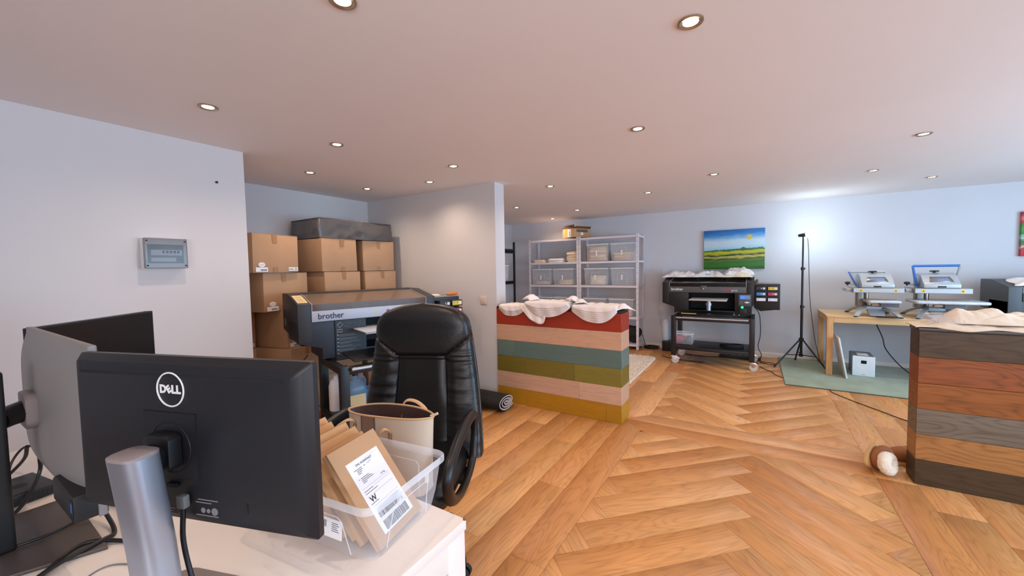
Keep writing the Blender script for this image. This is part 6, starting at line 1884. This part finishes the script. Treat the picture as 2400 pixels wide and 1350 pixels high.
for k in range(6):
    drape(G3[1] + ', ' + layer(k, 6), -1.400 + 0.004 * k, -0.985, 2 + k, scallop(0.118 - 0.013 * k, 2.3, 0.58), G3[0], seed=27 + k * 0.1)
def sleeve(label, x, y, z, w, d, h, rz, seed):
    def fn(u, v):
        a, b = u * 2 - 1, v * 2 - 1
        tri = 1 - 0.55 * u
        zz = h * (1 - abs(b) ** 1.6) * math.sin(PI * min(1.0, u * 0.9 + 0.12)) + 0.008 * noise.noise(Vector((u * 5 + seed, v * 5, 1)))
        return (a * w / 2, b * d / 2 * tri, max(0.001, zz))
    o = MB().grid(fn, 14, 14).build('folded_sleeve_shirt', 'cloth_white', ang=180); solid(o, 0.004, -1)
    o.location = (x, y, z); o.rotation_euler = (0, 0, rz)
    return tag(o, label, 'shirt')
sleeve('white shirt sleeve bunched up between left and middle counter piles', -1.860, 3.37, CT + 0.072, 0.16, 0.16, 0.055, R(60), 1)
sleeve('white shirt sleeve folded up at right end of middle pile', -1.425, 3.38, CT + 0.072, 0.16, 0.15, 0.050, R(80), 2)
sleeve('white shirt sleeve folded up at left end of right pile', -1.345, 3.36, CT + 0.052, 0.15, 0.14, 0.045, R(110), 3)
sleeve('white shirt sleeve hanging up at the right counter end', -0.965, 3.37, CT + 0.006, 0.17, 0.18, 0.060, R(120), 4)
def print_on(t, x, z, size, k, nm):
    o = lettering(t, size, 'inkgrey', None, (x, 3.335, z), (R(10), 0, 0), name=nm)
    return o
tg = print_on('2', -1.185, CT + 0.064, 0.040, 7, 'size_print'); tag(tg, 'dark printed number two on the rightmost shirt pile', 'print')
tg = print_on('1', -1.640, CT + 0.078, 0.034, 10, 'size_print'); tag(tg, 'small dark printed digit on the middle shirt pile', 'print')

# beige shirts along the dark counter
DT = 0.962
def long_cloth(label, x0, x1, y0, y1, z, h, mat, seed, ragged=0.02):
    def fn(u, v):
        x = x0 + (x1 - x0) * u; b = v * 2 - 1
        y = y0 + (y1 - y0) * v + ragged * noise.noise(Vector((u * 7 + seed, v, 0)))
        env = (1 - abs(b) ** 3.0) * min(1, u * 9 + 0.1)
        zz = h * env * (0.75 + 0.45 * noise.noise(Vector((x * 3.2 + seed, v * 2.4 + x * 1.5, 1))) + 0.40 * noise.noise(Vector((x * 9, v * 7 + x * 6, seed))) - 0.9 * (max(0.0, 0.22 - abs(noise.noise(Vector((x * 4.5 + seed, v * 2.6 - x * 3, seed + 3)))))) - 0.6 * (max(0.0, 0.15 - abs(noise.noise(Vector((x * 9, v * 3.5 + x * 8, seed)))))))
        zz = max(0.001, zz)
        if y < dy0 - 0.006: zz -= (dy0 - 0.006 - y) * 1.2
        return (x, y, z + zz)
    o = MB().grid(fn, 150, 44).build('draped_shirt', mat, ang=180); solid(o, 0.004, 1)
    return tag(o, label, 'shirt')
long_cloth('beige shirt lying lowest and longest along the dark counter top', 0.828, 1.85, 3.245, 3.44, DT + 0.004, 0.040, 'cloth_beige', 3.1)
long_cloth('crumpled beige shirt heaped on top along the dark counter', 0.93, 1.80, 3.27, 3.43, DT + 0.030, 0.085, 'cloth_beige', 8.3, 0.012)
pbag = long_cloth('clear shiny plastic sleeve over beige shirt end on dark counter', 0.885, 1.04, 3.27, 3.40, DT + 0.036, 0.045, 'wrap', 5.5, 0.01)
